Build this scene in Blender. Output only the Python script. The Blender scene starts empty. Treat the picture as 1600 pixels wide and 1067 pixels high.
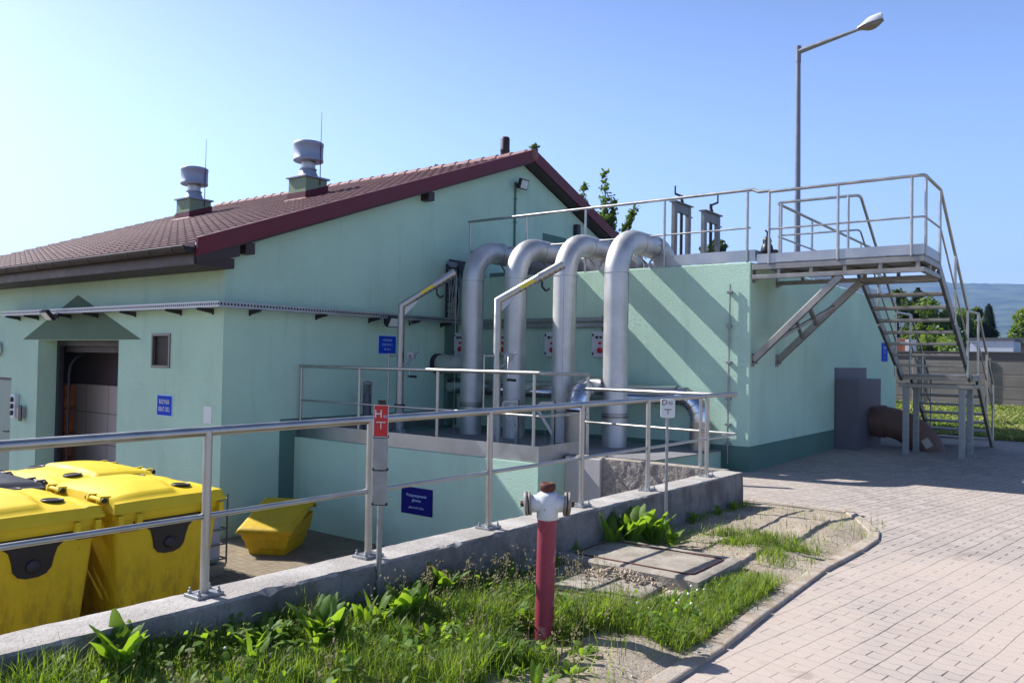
import bpy, math, random
from mathutils import Vector, Matrix
R = math.radians
rnd = random.Random(7)
S = bpy.context.scene
COL = S.collection

# ------------------------------------------------------------------ mesh builder
class MB:
    def __init__(s): s.v = []; s.f = []; s.sm = []
    def add(s, vs, fs, smooth=False):
        o = len(s.v); s.v += [tuple(p) for p in vs]
        s.f += [tuple(i + o for i in f) for f in fs]; s.sm += [smooth] * len(fs)
        return s
    def box(s, a, b):
        x0, y0, z0 = [min(a[i], b[i]) for i in range(3)]; x1, y1, z1 = [max(a[i], b[i]) for i in range(3)]
        return s.add([(x0,y0,z0),(x1,y0,z0),(x1,y1,z0),(x0,y1,z0),(x0,y0,z1),(x1,y0,z1),(x1,y1,z1),(x0,y1,z1)],
                     [(3,2,1,0),(4,5,6,7),(0,1,5,4),(1,2,6,5),(2,3,7,6),(3,0,4,7)])
    def obox(s, c, ux, uy, uz, hx, hy, hz):
        c = Vector(c); ux = Vector(ux)*hx; uy = Vector(uy)*hy; uz = Vector(uz)*hz
        vs = [c-ux-uy-uz, c+ux-uy-uz, c+ux+uy-uz, c-ux+uy-uz, c-ux-uy+uz, c+ux-uy+uz, c+ux+uy+uz, c-ux+uy+uz]
        return s.add(vs, [(3,2,1,0),(4,5,6,7),(0,1,5,4),(1,2,6,5),(2,3,7,6),(3,0,4,7)])
    def bar(s, p0, p1, w, h, up=(0,0,1)):
        p0 = Vector(p0); p1 = Vector(p1); d = (p1-p0); L = d.length; d.normalize()
        side = d.cross(Vector(up))
        if side.length < 1e-4: side = d.cross(Vector((1,0,0)))
        side.normalize(); u = side.cross(d)
        return s.obox((p0+p1)/2, d, side, u, L/2, w/2, h/2)
    def tube(s, pts, r, n=12, caps=True, rs=None):
        P = [Vector(p) for p in pts]; m = len(P)
        T = []
        for i in range(m):
            a = P[max(i-1,0)]; b = P[min(i+1,m-1)]; t = (b-a)
            if 0 < i < m-1: t = (P[i]-a).normalized() + (b-P[i]).normalized()
            T.append(t.normalized())
        n0 = T[0].orthogonal().normalized(); vs = []
        for i in range(m):
            if i: n0 = (n0 - T[i]*n0.dot(T[i])).normalized()
            b0 = T[i].cross(n0); k = 1.0
            if 0 < i < m-1:
                c = T[i].dot((P[i]-P[i-1]).normalized()); k = 1/max(c, .5)
            rr = (rs[i] if rs else r)
            for j in range(n):
                a = 2*math.pi*j/n; o = n0*math.cos(a) + b0*math.sin(a)
                vs.append(P[i] + o*rr)
        fs = [(i*n+j, i*n+(j+1)%n, (i+1)*n+(j+1)%n, (i+1)*n+j) for i in range(m-1) for j in range(n)]
        s.add(vs, fs, True)
        if caps:
            s.add(vs[:n], [tuple(range(n))[::-1]]); s.add(vs[-n:], [tuple(range(n))])
        return s
    def lathe(s, prof, o, ax=(0,0,1), n=20, smooth=True):
        o = Vector(o); ax = Vector(ax).normalized(); u = ax.orthogonal().normalized(); w = ax.cross(u); vs = []
        for r, h in prof:
            for j in range(n):
                a = 2*math.pi*j/n; vs.append(o + ax*h + (u*math.cos(a)+w*math.sin(a))*r)
        m = len(prof)
        s.add(vs, [(i*n+j, i*n+(j+1)%n, (i+1)*n+(j+1)%n, (i+1)*n+j) for i in range(m-1) for j in range(n)], smooth)
        if prof[0][0] > 1e-5: s.add(vs[:n], [tuple(range(n))[::-1]])
        if prof[-1][0] > 1e-5: s.add(vs[-n:], [tuple(range(n))])
        return s
    def prism(s, poly, o, ux, uy, uz, th):
        """poly in (ux,uy) plane at o, extruded th along uz"""
        o = Vector(o); ux = Vector(ux); uy = Vector(uy); uz = Vector(uz); k = len(poly)
        A = [o + ux*p[0] + uy*p[1] for p in poly]; B = [a + uz*th for a in A]
        fs = [tuple(range(k))[::-1], tuple(range(k, 2*k))] + [(i, (i+1)%k, k+(i+1)%k, k+i) for i in range(k)]
        return s.add(A+B, fs)
    def grid(s, nx, ny, fn, smooth=True):
        vs = [fn(i/nx, j/ny) for j in range(ny+1) for i in range(nx+1)]
        return s.add(vs, [(j*(nx+1)+i, j*(nx+1)+i+1, (j+1)*(nx+1)+i+1, (j+1)*(nx+1)+i) for j in range(ny) for i in range(nx)], smooth)
    def torus(s, o, ax, r, q, n=24, k=8):
        o = Vector(o); ax = Vector(ax).normalized(); u = ax.orthogonal().normalized(); w = ax.cross(u); vs = []
        for i in range(n):
            a = 2*math.pi*i/n; d = u*math.cos(a)+w*math.sin(a)
            for j in range(k):
                b = 2*math.pi*j/k; vs.append(o + d*(r+q*math.cos(b)) + ax*q*math.sin(b))
        return s.add(vs, [(i*k+j, i*k+(j+1)%k, ((i+1)%n)*k+(j+1)%k, ((i+1)%n)*k+j) for i in range(n) for j in range(k)], True)
    def build(s, name, mat, parent=None, bevel=0, seg=2):
        me = bpy.data.meshes.new(name); me.from_pydata(s.v, [], s.f); me.update()
        me.polygons.foreach_set('use_smooth', s.sm)
        o = bpy.data.objects.new(name, me); COL.objects.link(o)
        if mat: me.materials.append(mat)
        if parent: o.parent = parent
        if bevel:
            b = o.modifiers.new('Bevel', 'BEVEL'); b.width = bevel; b.segments = seg; b.limit_method = 'ANGLE'; b.angle_limit = R(40)
        return o

def rpath(pts, r, k=6):
    """polyline with rounded corners"""
    P = [Vector(p) for p in pts]; out = [P[0]]
    for i in range(1, len(P)-1):
        a = (P[i-1]-P[i]); b = (P[i+1]-P[i]); la, lb = a.length, b.length; a.normalize(); b.normalize()
        ang = a.angle(b)
        if ang > 3.1: out.append(P[i]); continue
        t = min(r/math.tan(ang/2), la*.49, lb*.49)
        A = P[i]+a*t; B = P[i]+b*t
        for j in range(k+1):
            u = j/k; out.append(A*(1-u)**2 + P[i]*2*u*(1-u) + B*u*u)
    out.append(P[-1]); return out

def arc(c, u, v, r, a0, a1, k):
    c = Vector(c); u = Vector(u); v = Vector(v)
    return [c + u*r*math.cos(a0+(a1-a0)*i/k) + v*r*math.sin(a0+(a1-a0)*i/k) for i in range(k+1)]

def tag(o, label=None, cat=None, group=None, kind=None):
    if label: o['label'] = label
    if cat: o['category'] = cat
    if group: o['group'] = group
    if kind: o['kind'] = kind
    return o
def thing(name, label, cat, loc=(0,0,0), group=None, rz=0):
    o = bpy.data.objects.new(name, None); COL.objects.link(o); o.location = loc; o.rotation_euler = (0,0,rz)
    o.empty_display_size = .2
    return tag(o, label, cat, group)
def copy_tree(o, parent=None, label=None):
    c = o.copy(); COL.objects.link(c)
    if parent: c.parent = parent
    if label: c['label'] = label
    for ch in list(o.children): copy_tree(ch, c)
    return c

# ------------------------------------------------------------------ materials
def lin(h):
    if isinstance(h, str):
        h = h.lstrip('#'); c = [int(h[i:i+2], 16)/255 for i in (0,2,4)]
    else: c = [x/255 for x in h]
    return tuple(((x+.055)/1.055)**2.4 if x > .04045 else x/12.92 for x in c) + (1,)

class NT:
    """small node-tree helper"""
    def __init__(s, name):
        s.m = bpy.data.materials.new(name); s.m.use_nodes = True; s.t = s.m.node_tree; s.t.nodes.clear()
        s.out = s.n('ShaderNodeOutputMaterial')
    def n(s, ty, **kw):
        x = s.t.nodes.new(ty)
        for k, v in kw.items(): setattr(x, k, v)
        return x
    def l(s, a, b): s.t.links.new(a, b)
    def put(s, sock, v):
        if hasattr(v, 'is_linked') or isinstance(v, bpy.types.NodeSocket): s.l(v, sock)
        else: sock.default_value = v
    def math(s, op, a, b=None, c=None, clamp=False):
        x = s.n('ShaderNodeMath', operation=op, use_clamp=clamp); s.put(x.inputs[0], a)
        if b is not None: s.put(x.inputs[1], b)
        if c is not None: s.put(x.inputs[2], c)
        return x.outputs[0]
    def coord(s, which='Object', scale=(1,1,1), rot=(0,0,0)):
        tc = s.n('ShaderNodeTexCoord'); mp = s.n('ShaderNodeMapping'); s.l(tc.outputs[which], mp.inputs[0])
        mp.inputs['Scale'].default_value = scale; mp.inputs['Rotation'].default_value = rot
        return mp.outputs[0]
    def noise(s, vec, scale, detail=4, rough=.55, dist=0):
        x = s.n('ShaderNodeTexNoise'); s.l(vec, x.inputs['Vector']); x.inputs['Scale'].default_value = scale
        x.inputs['Detail'].default_value = detail; x.inputs['Roughness'].default_value = rough; x.inputs['Distortion'].default_value = dist
        return x.outputs[0]
    def ramp(s, f, lo, hi, v0=0., v1=1.):
        x = s.n('ShaderNodeMapRange'); x.interpolation_type = 'SMOOTHSTEP'; s.put(x.inputs[0], f)
        for i, v in enumerate((lo, hi, v0, v1)): x.inputs[i+1].default_value = v
        return x.outputs[0]
    def mix(s, f, a, b, bt='MIX'):
        x = s.n('ShaderNodeMix', data_type='RGBA', blend_type=bt); s.put(x.inputs[0], f); s.put(x.inputs[6], a); s.put(x.inputs[7], b)
        return x.outputs[2]
    def bump(s, h, strength, dist=.01, prev=None):
        x = s.n('ShaderNodeBump'); x.inputs['Strength'].default_value = strength; x.inputs['Distance'].default_value = dist
        s.l(h, x.inputs['Height'])
        if prev is not None: s.l(prev, x.inputs['Normal'])
        return x.outputs[0]
    def pbr(s, col, rough=.6, metal=0., nrm=None, spec=.5, **kw):
        b = s.n('ShaderNodeBsdfPrincipled'); s.put(b.inputs['Base Color'], col); s.put(b.inputs['Roughness'], rough)
        s.put(b.inputs['Metallic'], metal); b.inputs['Specular IOR Level'].default_value = spec
        if nrm is not None: s.l(nrm, b.inputs['Normal'])
        for k, v in kw.items(): s.put(b.inputs[k.replace('_', ' ')], v)
        s.l(b.outputs[0], s.out.inputs[0]); return b

def simple(name, c, rough=.6, metal=0, var=.12, scale=4, bump=0, bscale=60, spec=.5, c2=None, streak=0, dirt=None, dscale=3, dlo=.55, dhi=.75, damt=.6, bdist=.01):
    t = NT(name); v = t.coord(); c = lin(c)
    n = t.noise(v, scale, 6)
    lo = tuple(x*(1-var) for x in c[:3])+(1,); hi = tuple(min(1, x*(1+var)) for x in c[:3])+(1,)
    if c2: hi = lin(c2)
    col = t.mix(t.ramp(n, .3, .7), lo, hi)
    if streak:
        vs = t.coord(scale=(7,7,.5)); k = t.noise(vs, 1.5, 5)
        col = t.mix(t.ramp(k, .5, .75, 0, streak), col, tuple(x*.55 for x in c[:3])+(1,))
    rg = t.ramp(n, .2, .8, max(0,rough-.08), min(1,rough+.08))
    if dirt:
        k = t.noise(v, dscale, 8, .65); col = t.mix(t.ramp(k, dlo, dhi, 0, damt), col, lin(dirt))
    nr = None
    if bump: nr = t.bump(t.noise(v, bscale, 3), bump, bdist)
    t.pbr(col, rg, metal, nr, spec); return t.m

def stucco(name, c, streak=.42):
    t = NT(name); v = t.coord(); c = lin(c)
    sc = lambda k: tuple(x*k for x in c[:3])+(1,)
    col = t.mix(t.ramp(t.noise(v, .8, 5), .3, .7), sc(.93), sc(1.05))
    vs = t.coord(scale=(3.5,3.5,.28)); k = t.noise(vs, 1.3, 6, .6)
    col = t.mix(t.ramp(k, .52, .8, 0, streak), col, sc(.72))
    vs2 = t.coord(scale=(9,9,.5)); k2 = t.noise(vs2, 1.1, 4, .6)
    col = t.mix(t.ramp(k2, .62, .8, 0, .25), col, (min(1,c[0]*1.25),min(1,c[1]*1.18),min(1,c[2]*1.2),1))
    pt = t.noise(v, 1.9, 3, .4, .8); col = t.mix(t.ramp(pt, .66, .68, 0, .16), col, (min(1,c[0]*1.14),min(1,c[1]*1.1),min(1,c[2]*1.12),1))
    gr = t.noise(v, 70, 4, .7); col = t.mix(t.ramp(gr, .35, .75, .0, .22), col, sc(.7))
    cr = t.n('ShaderNodeTexVoronoi', feature='DISTANCE_TO_EDGE'); t.l(v, cr.inputs['Vector']); cr.inputs['Scale'].default_value = .5
    h = t.noise(v, 130, 3, .6); h2 = t.noise(v, 48, 4, .7)
    nr = t.bump(h, .8, .010, t.bump(h2, .9, .022))
    t.pbr(col, .88, 0, nr, .25); return t.m

M = {}
M['mint'] = stucco('mint_render', (198,231,209))
M['mint_dark'] = stucco('dark_green_render', (102,136,124), .15)
M['triangle'] = stucco('grey_green_paint', (104,128,108), .05)
M['steel'] = simple('stainless_steel', (176,174,171), .43, 1, .10, 6, .05, 90)
M['steel_matte'] = simple('blasted_stainless', (204,202,200), .52, .7, .14, 2.2, .08, 60, streak=.12)
M['steel_plate'] = simple('stainless_sheet', (172,172,172), .42, 1, .12, 3, .06, 30)
M['galv'] = simple('galvanised_steel', (150,152,154), .5, .85, .15, 14, .05, 50)
M['galv_beam'] = simple('weathered_steel_beam', (150,146,140), .48, .9, .16, 5, .06, 40, dirt=(96,84,74), dlo=.55, dhi=.8, damt=.4)
M['duct_shiny'] = simple('shiny_cladding', (205,205,208), .22, 1, .06, 3)
M['duct_tan'] = simple('weathered_cladding', (176,164,150), .4, .7, .15, 3, streak=.3)
M['dark'] = simple('black_plastic', (26,26,30), .45, 0, .1)
M['dark_metal'] = simple('dark_steel', (48,48,54), .5, .3, .15)
M['brown_dark'] = simple('dark_brown_boards', (52,36,36), .55, 0, .15, 9)
M['gutter'] = simple('dark_gutter', (38,32,36), .5, .0, .1, spec=.25)
M['wine'] = simple('wine_red_sheet', (98,24,36), .5, 0, .08, 3, spec=.4)
M['gate'] = simple('dull_gate_steel', (120,118,116), .5, .6, .18, 6, dirt=(92,84,78), damt=.5)
M['tile'] = None
M['white'] = simple('white_enamel', (205,208,214), .4, 0, .05)
M['paper'] = simple('white_sheet', (214,216,216), .5, 0, .03)
M['blue'] = simple('blue_sign', (14,66,186), .65, 0, .05, spec=.15)
M['navy'] = simple('navy_sign', (10,14,104), .65, 0, .05, spec=.15)
M['pale_blue'] = simple('pale_sign_edge', (170,200,230), .45, 0, .03)
M['red'] = simple('red_sign', (190,26,30), .45, 0, .1, 6, dirt=(150,60,50), dlo=.6, dhi=.8, damt=.3)
M['red_btn'] = simple('red_button', (185,22,28), .35)
M['yel'] = simple('yellow_label', (226,206,30), .5)
M['glass'] = simple('dark_glass', (44,32,28), .5, 0, .25, 2, spec=.2)
M['lens'] = simple('lamp_lens', (210,214,216), .2, 0, .03)
M['rust'] = simple('rusty_iron', (92,52,38), .75, .2, .3, 14, .25, 80)
M['concrete'] = simple('pale_concrete', (166,162,156), .92, 0, .14, 3, .8, 60, .3, dirt=(104,98,92), dscale=3.2, dlo=.45, dhi=.68, damt=.6)
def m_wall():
    t = NT('weathered_concrete_lit_top'); v = t.coord(); g_ = t.n('ShaderNodeNewGeometry'); sx = t.n('ShaderNodeSeparateXYZ'); t.l(g_.outputs['True Normal'], sx.inputs[0])
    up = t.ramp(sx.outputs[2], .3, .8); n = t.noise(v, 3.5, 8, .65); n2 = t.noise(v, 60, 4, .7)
    side = t.mix(t.ramp(n, .35, .65), lin((108,104,102)), lin((142,138,134))); top_ = t.mix(t.ramp(n, .4, .7), lin((160,154,148)), lin((186,182,176)))  # paler top and darker sides paint in sun and shade by face direction
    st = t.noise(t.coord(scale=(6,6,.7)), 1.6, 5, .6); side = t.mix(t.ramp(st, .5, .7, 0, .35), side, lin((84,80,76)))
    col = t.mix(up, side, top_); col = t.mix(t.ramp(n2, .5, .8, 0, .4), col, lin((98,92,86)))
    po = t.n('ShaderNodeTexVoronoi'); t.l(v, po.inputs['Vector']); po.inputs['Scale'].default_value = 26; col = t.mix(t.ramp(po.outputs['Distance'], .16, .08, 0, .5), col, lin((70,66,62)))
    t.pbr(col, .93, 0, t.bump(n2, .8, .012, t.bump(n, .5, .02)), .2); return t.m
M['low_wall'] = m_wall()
M['concrete_old'] = simple('weathered_concrete', (158,150,138), .92, 0, .16, 5, .6, 55, .2, dirt=(98,90,78), dscale=4, dlo=.45, dhi=.7, damt=.6)
M['concrete_rough'] = simple('rough_concrete', (150,143,137), .95, 0, .2, 22, 1, 38, .15, dirt=(104,98,92), dscale=16, dlo=.45, dhi=.65, damt=.6, bdist=.02)
M['kerb'] = simple('sandy_kerb', (170,160,148), .95, 0, .14, 4, .6, 60, .2, dirt=(150,132,112), dscale=5, dlo=.42, dhi=.62, damt=.7)
M['slab'] = simple('grey_slab', (126,126,128), .85, 0, .1, 2, .2, 60)
M['hdpe'] = simple('brown_pipe', (112,84,70), .6, 0, .14, 2.5, .1, 10, dirt=(80,66,60), damt=.5)
M['clad_grey'] = simple('grey_cladding', (104,100,110), .6, .1, .08, 1.5)
M['ibc'] = simple('milky_plastic', (176,178,186), .5, 0, .08)
M['wood'] = simple('orange_wood', (190,104,58), .8, 0, .25, 8)
M['tilewall'] = None
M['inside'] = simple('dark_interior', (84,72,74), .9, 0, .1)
M['soil'] = None
M['bark'] = simple('bark', (78,66,56), .9, 0, .25, 10, .4, 30)
M['fence'] = simple('fence_concrete', (132,126,120), .95, 0, .12, 1.2, .3, 20, .15, dirt=(86,80,74), dscale=1.5, damt=.6, streak=.3)
M['shed'] = simple('grey_shed', (118,114,118), .9, 0, .1, 1)
M['wall_far'] = simple('far_grey_wall', (104,98,98), .9, 0, .08, .6)
M['shed_white'] = simple('white_shed', (196,200,206), .8, 0, .06, 1)
M['roof_grey'] = simple('grey_roof', (96,94,98), .85, 0, .1, 1)
M['orange_brick'] = simple('orange_brickwork', (140,84,62), .9, 0, .2, 4)
M['lug'] = simple('pale_yellow_plastic', (214,190,70), .5, 0, .05)

def m_yellow(name, base, soil, dk=1.):
    t = NT(name); v = t.coord(); c = lin(base)
    col = t.mix(t.ramp(t.noise(v, 2.2, 4), .3, .7), tuple(x*.9 for x in c[:3])+(1,), tuple(min(1,x*1.04) for x in c[:3])+(1,))
    sx = t.n('ShaderNodeSeparateXYZ'); tc = t.n('ShaderNodeTexCoord'); t.l(tc.outputs['Object'], sx.inputs[0])
    low = t.ramp(sx.outputs[2], 1.15, .15)
    k = t.ramp(t.noise(t.coord(scale=(5,5,1.6)), 2.4, 8, .7), .42, .62)
    col = t.mix(t.math('MULTIPLY', t.math('MULTIPLY', low, k), .62*dk), col, lin(soil))
    sm = t.ramp(t.noise(t.coord(scale=(1,1,.5)), 7, 6, .7, .5), .60, .72); col = t.mix(t.math('MULTIPLY', sm, .3*dk), col, lin(soil))
    sp = t.ramp(t.noise(v, 16, 3, .6), .68, .74)
    col = t.mix(t.math('MULTIPLY', sp, .5), col, lin((90,70,40)))
    t.pbr(col, t.ramp(t.noise(v, 5, 4), .3, .7, .5, .66), 0, t.bump(t.noise(v, 120, 2), .06), .35); return t.m
M['bin'] = m_yellow('yellow_bin_plastic', (226,194,30), (110,82,30))
M['grit'] = m_yellow('yellow_grit_plastic', (206,172,20), (104,70,24), .35)
M['bin_dark'] = simple('dark_bin_plastic', (56,58,66), .5, 0, .08)

def m_tile():
    t = NT('red_roof_tiles'); v = t.coord(); n = t.noise(v, 5, 5); n2 = t.noise(v, 40, 3)
    tc = t.coord(scale=(1/.3, 1/.32, 0)); w = t.n('ShaderNodeTexWhiteNoise'); w.noise_dimensions = '3D'
    fl = t.n('ShaderNodeVectorMath', operation='FLOOR'); t.l(tc, fl.inputs[0]); t.l(fl.outputs[0], w.inputs['Vector'])
    col = t.mix(w.outputs['Value'], lin((82,44,48)), lin((102,60,62)))
    col = t.mix(t.ramp(n, .45, .75, 0, .5), col, lin((110,84,86)))
    t.pbr(col, .6, 0, t.bump(n2, .2), .35); return t.m
M['tile'] = m_tile()
def m_tilewall():
    t = NT('beige_wall_tiles'); v = t.coord(rot=(R(90),0,0))
    b = t.n('ShaderNodeTexBrick'); t.l(v, b.inputs['Vector']); b.offset = 0
    b.inputs['Color1'].default_value = lin((222,204,194)); b.inputs['Color2'].default_value = lin((214,198,188)); b.inputs['Mortar'].default_value = lin((150,134,128))
    b.inputs['Scale'].default_value = 1; b.inputs['Mortar Size'].default_value = .01; b.inputs['Brick Width'].default_value = .9; b.inputs['Row Height'].default_value = .62
    t.pbr(b.outputs[0], .5); return t.m
M['tilewall'] = m_tilewall()

def m_soil():
    t = NT('sandy_soil'); v = t.coord()
    n = t.noise(v, 1.7, 7, .6); n2 = t.noise(v, 30, 6, .7); vo = t.n('ShaderNodeTexVoronoi'); t.l(v, vo.inputs['Vector']); vo.inputs['Scale'].default_value = 70
    col = t.mix(t.ramp(n, .35, .7), lin((154,142,126)), lin((182,169,152)))
    col = t.mix(t.ramp(n2, .5, .75, 0, .7), col, lin((96,84,70)))
    col = t.mix(t.ramp(vo.outputs['Distance'], .25, .05, 0, .4), col, lin((160,154,146)))
    t.pbr(col, .95, 0, t.bump(n2, .9, .02, t.bump(vo.outputs['Distance'], .4, .006)), .15); return t.m
M['soil'] = m_soil()
M['earth'] = simple('dark_earth', (86,72,52), .95, 0, .3, 8, .8, 30, .1)
def m_paving(name, c1, c2, joint, sand, ang, W, L, sandlo, sandhi):
    t = NT(name); v0 = t.coord(rot=(0,0,ang))
    wob = t.n('ShaderNodeTexNoise'); t.l(v0, wob.inputs['Vector']); wob.inputs['Scale'].default_value = 1.3
    sub = t.n('ShaderNodeVectorMath', operation='MULTIPLY_ADD'); t.l(wob.outputs['Color'], sub.inputs[0]); sub.inputs[1].default_value = (.05,.05,0); t.l(v0, sub.inputs[2])
    sx = t.n('ShaderNodeSeparateXYZ'); t.l(sub.outputs[0], sx.inputs[0])
    u = t.math('DIVIDE', sx.outputs[0], W)
    cu = t.math('FLOOR', u); fu = t.math('SUBTRACT', u, cu)
    zig = t.math('MULTIPLY', t.math('PINGPONG', t.math('MULTIPLY', fu, 2), .5), .34)
    vs = t.math('ADD', t.math('DIVIDE', sx.outputs[1], L), zig)
    cv = t.math('FLOOR', vs); fv = t.math('SUBTRACT', vs, cv)
    odd = t.math('MODULO', t.math('ABSOLUTE', t.math('ADD', cu, cv)), 2)
    du = t.math('MULTIPLY', t.math('PINGPONG', fu, .5), W); dv = t.math('MULTIPLY', t.math('PINGPONG', fv, .5), L)
    dsh = t.math('ADD', t.math('MULTIPLY', t.math('ABSOLUTE', t.math('SUBTRACT', fu, .5)), W), odd)
    half = t.math('MULTIPLY', t.math('GREATER_THAN', fu, .5), t.math('SUBTRACT', 1, odd))
    cb = t.n('ShaderNodeCombineXYZ'); t.l(cu, cb.inputs[0]); t.l(cv, cb.inputs[1]); t.l(half, cb.inputs[2])
    w = t.n('ShaderNodeTexWhiteNoise'); t.l(cb.outputs[0], w.inputs['Vector'])
    big = t.noise(v0, .55, 6, .6); mid = t.noise(v0, 3.2, 7, .65); fine = t.noise(v0, 90, 4, .7); jm = t.noise(v0, 6, 5, .7)
    far = t.ramp(sx.outputs[1], 7.2, 9.0)
    amp = t.math('ADD', t.math('MULTIPLY', far, .7), .3)
    col = t.mix(t.math('ADD', t.math('MULTIPLY', t.math('SUBTRACT', w.outputs['Value'], .5), amp), .5), lin(c1), lin(c2))
    col = t.mix(t.ramp(mid, .4, .75, 0, .4), col, tuple(x*.72 for x in lin(c1)[:3])+(1,))
    sandm = t.math('MULTIPLY', t.ramp(t.math('ADD', t.math('MULTIPLY', big, .7), t.math('MULTIPLY', mid, .3)), sandlo, sandhi), t.math('SUBTRACT', 1, t.math('MULTIPLY', far, .6)))
    j1 = t.ramp(t.math('MINIMUM', du, dsh), .0065, .0022); j2 = t.math('MULTIPLY', t.ramp(dv, .005, .0015), .55)
    jf = t.math('MULTIPLY', t.math('MAXIMUM', j1, j2), t.math('MULTIPLY', t.ramp(sandm, 0, 1, 1, .35), t.ramp(jm, .3, .6, .45, 1)))
    col = t.mix(t.math('MULTIPLY', sandm, .8), col, lin(sand))
    col = t.mix(jf, col, lin(joint))
    col = t.mix(t.ramp(fine, .4, .8, 0, .35), col, tuple(x*.75 for x in lin(sand)[:3])+(1,))
    sp = t.ramp(t.noise(v0, 2.1, 3, .5, .6), .66, .74); col = t.mix(t.math('MULTIPLY', sp, .34), col, lin((96,84,74)))
    h = t.math('SUBTRACT', t.math('ADD', t.math('MULTIPLY', fine, .12), t.math('MULTIPLY', w.outputs['Value'], .25)), jf)
    t.pbr(col, .9, 0, t.bump(h, .7, .008), .2); return t.m
M['paving'] = m_paving('block_paving', (150,142,136), (176,168,161), (70,62,56), (186,171,159), .155, .195, .1, .36, .56)
M['paving_yard'] = m_paving('mossy_yard_paving', (128,116,98), (148,136,116), (66,58,44), (150,136,112), .1, .2, .1, .45, .7)
def m_leaf(name, c1, c2, trans=.45, rough=.5, scale=3):
    t = NT(name); v = t.coord(); c = t.mix(t.ramp(t.noise(v, scale, 3), .3, .7), lin(c1), lin(c2))
    oi = t.n('ShaderNodeObjectInfo')
    b = t.n('ShaderNodeBsdfPrincipled'); t.l(c, b.inputs['Base Color']); b.inputs['Roughness'].default_value = rough; b.inputs['Specular IOR Level'].default_value = .35
    tr = t.n('ShaderNodeBsdfTranslucent'); c2_ = t.mix(.5, c, lin((190,215,50)), 'MULTIPLY'); t.l(t.mix(.55, c, lin((165,200,30))), tr.inputs['Color'])
    mx = t.n('ShaderNodeMixShader'); mx.inputs[0].default_value = trans; t.l(b.outputs[0], mx.inputs[1]); t.l(tr.outputs[0], mx.inputs[2])
    t.l(mx.outputs[0], t.out.inputs[0]); return t.m
M['grass'] = m_leaf('grass_blades', (86,114,44), (142,154,74), .55)
M['grass_far'] = m_leaf('meadow', (120,138,74), (168,164,108), .35, .7, .6)
M['dry'] = simple('dry_stalks', (120,112,78), .9, 0, .2, 20)
M['dock'] = m_leaf('broad_leaf', (78,114,42), (122,152,62), .58, .55, 9)
M['petal'] = simple('white_petals', (226,224,214), .7, 0, .05)
M['leaf_a'] = m_leaf('tree_leaf_mid', (58,82,36), (92,112,52), .3, .5, 1)
M['leaf_b'] = m_leaf('tree_leaf_dark', (34,52,32), (52,72,42), .2, .6, 1)
M['leaf_c'] = m_leaf('tree_leaf_light', (84,106,50), (116,132,68), .35, .5, 1)
M['needle'] = m_leaf('spruce_needles', (26,42,36), (38,58,46), .1, .6, 1)
M['lamp_grey'] = simple('painted_grey_pole', (120,124,134), .5, .3, .1)
M['lamp_bowl'] = simple('amber_bowl', (130,118,112), .15, 0, .1)
M['gravel'] = simple('pebbles', (168,152,132), .85, 0, .35, 40)
M['galv_dark'] = simple('dull_pipe_steel', (96,98,108), .55, .6, .1)
M['hill'] = simple('forest_hill', (28,44,38), .95, 0, .3, .008, spec=.1, c2=(86,100,70))
M['sandfar'] = simple('field_soil', (120,118,66), .95, 0, .25, .2, spec=.1)

def hydrant_mat(name, base, patch, lo, hi, patch2=None):
    t = NT(name); v = t.coord(); n = t.noise(v, 7, 6, .6, .4); n2 = t.noise(v, 30, 6, .7)
    col = t.mix(t.ramp(n, lo, hi), lin(base), lin(patch))
    if patch2: col = t.mix(t.ramp(n2, .6, .7, 0, .8), col, lin(patch2))
    t.pbr(col, .55, 0, t.bump(n2, .15), .4); return t.m
M['hyd_red'] = hydrant_mat('faded_red_paint', (142,52,68), (178,132,136), .57, .68, (120,60,60))
M['hyd_white'] = hydrant_mat('chipped_white_paint', (206,208,212), (160,164,172), .6, .75, (112,78,66))
M['hyd_cap'] = hydrant_mat('worn_alloy_cap', (142,134,126), (118,96,78), .45, .65)

# ------------------------------------------------------------------ text
def text_mesh(body, size, o, ux, uy, mat, name, parent, th=.002, align='CENTER', sx=1.):
    cu = bpy.data.curves.new('lettering', 'FONT'); cu.body = body; cu.size = size; cu.align_x = align; cu.align_y = 'CENTER'; cu.extrude = th/2; cu.resolution_u = 2
    ob = bpy.data.objects.new('lettering', cu); COL.objects.link(ob)
    dg = bpy.context.evaluated_depsgraph_get(); me = bpy.data.meshes.new_from_object(ob.evaluated_get(dg))
    bpy.data.objects.remove(ob); bpy.data.curves.remove(cu)
    ux = Vector(ux).normalized(); uy = Vector(uy).normalized(); uz = ux.cross(uy)
    m = Matrix((ux, uy, uz)).transposed().to_4x4(); m.translation = Vector(o); me.transform(m @ Matrix.Diagonal((sx,1,1,1)))
    me.materials.clear(); me.materials.append(mat)
    t = bpy.data.objects.new(name, me); COL.objects.link(t)
    if parent: t.parent = parent
    return t

# ------------------------------------------------------------------ camera, world, sun
yaw, pitch, roll = -0.64706, 0.020954, 0.017166
f = Vector((math.sin(yaw)*math.cos(pitch), math.cos(yaw)*math.cos(pitch), math.sin(pitch)))
r = Vector((math.cos(yaw), -math.sin(yaw), 0)); u = r.cross(f)
Rv = r*math.cos(roll) + u*math.sin(roll); Uv = u*math.cos(roll) - r*math.sin(roll)
cam = bpy.data.cameras.new('camera'); co = bpy.data.objects.new('camera', cam); COL.objects.link(co)
co.matrix_world = Matrix((Rv, Uv, -f)).transposed().to_4x4()
cam.sensor_width = 36; cam.lens = 1273.2/1600*36; cam.clip_end = 12000; cam.clip_start = .05
S.camera = co

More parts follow.
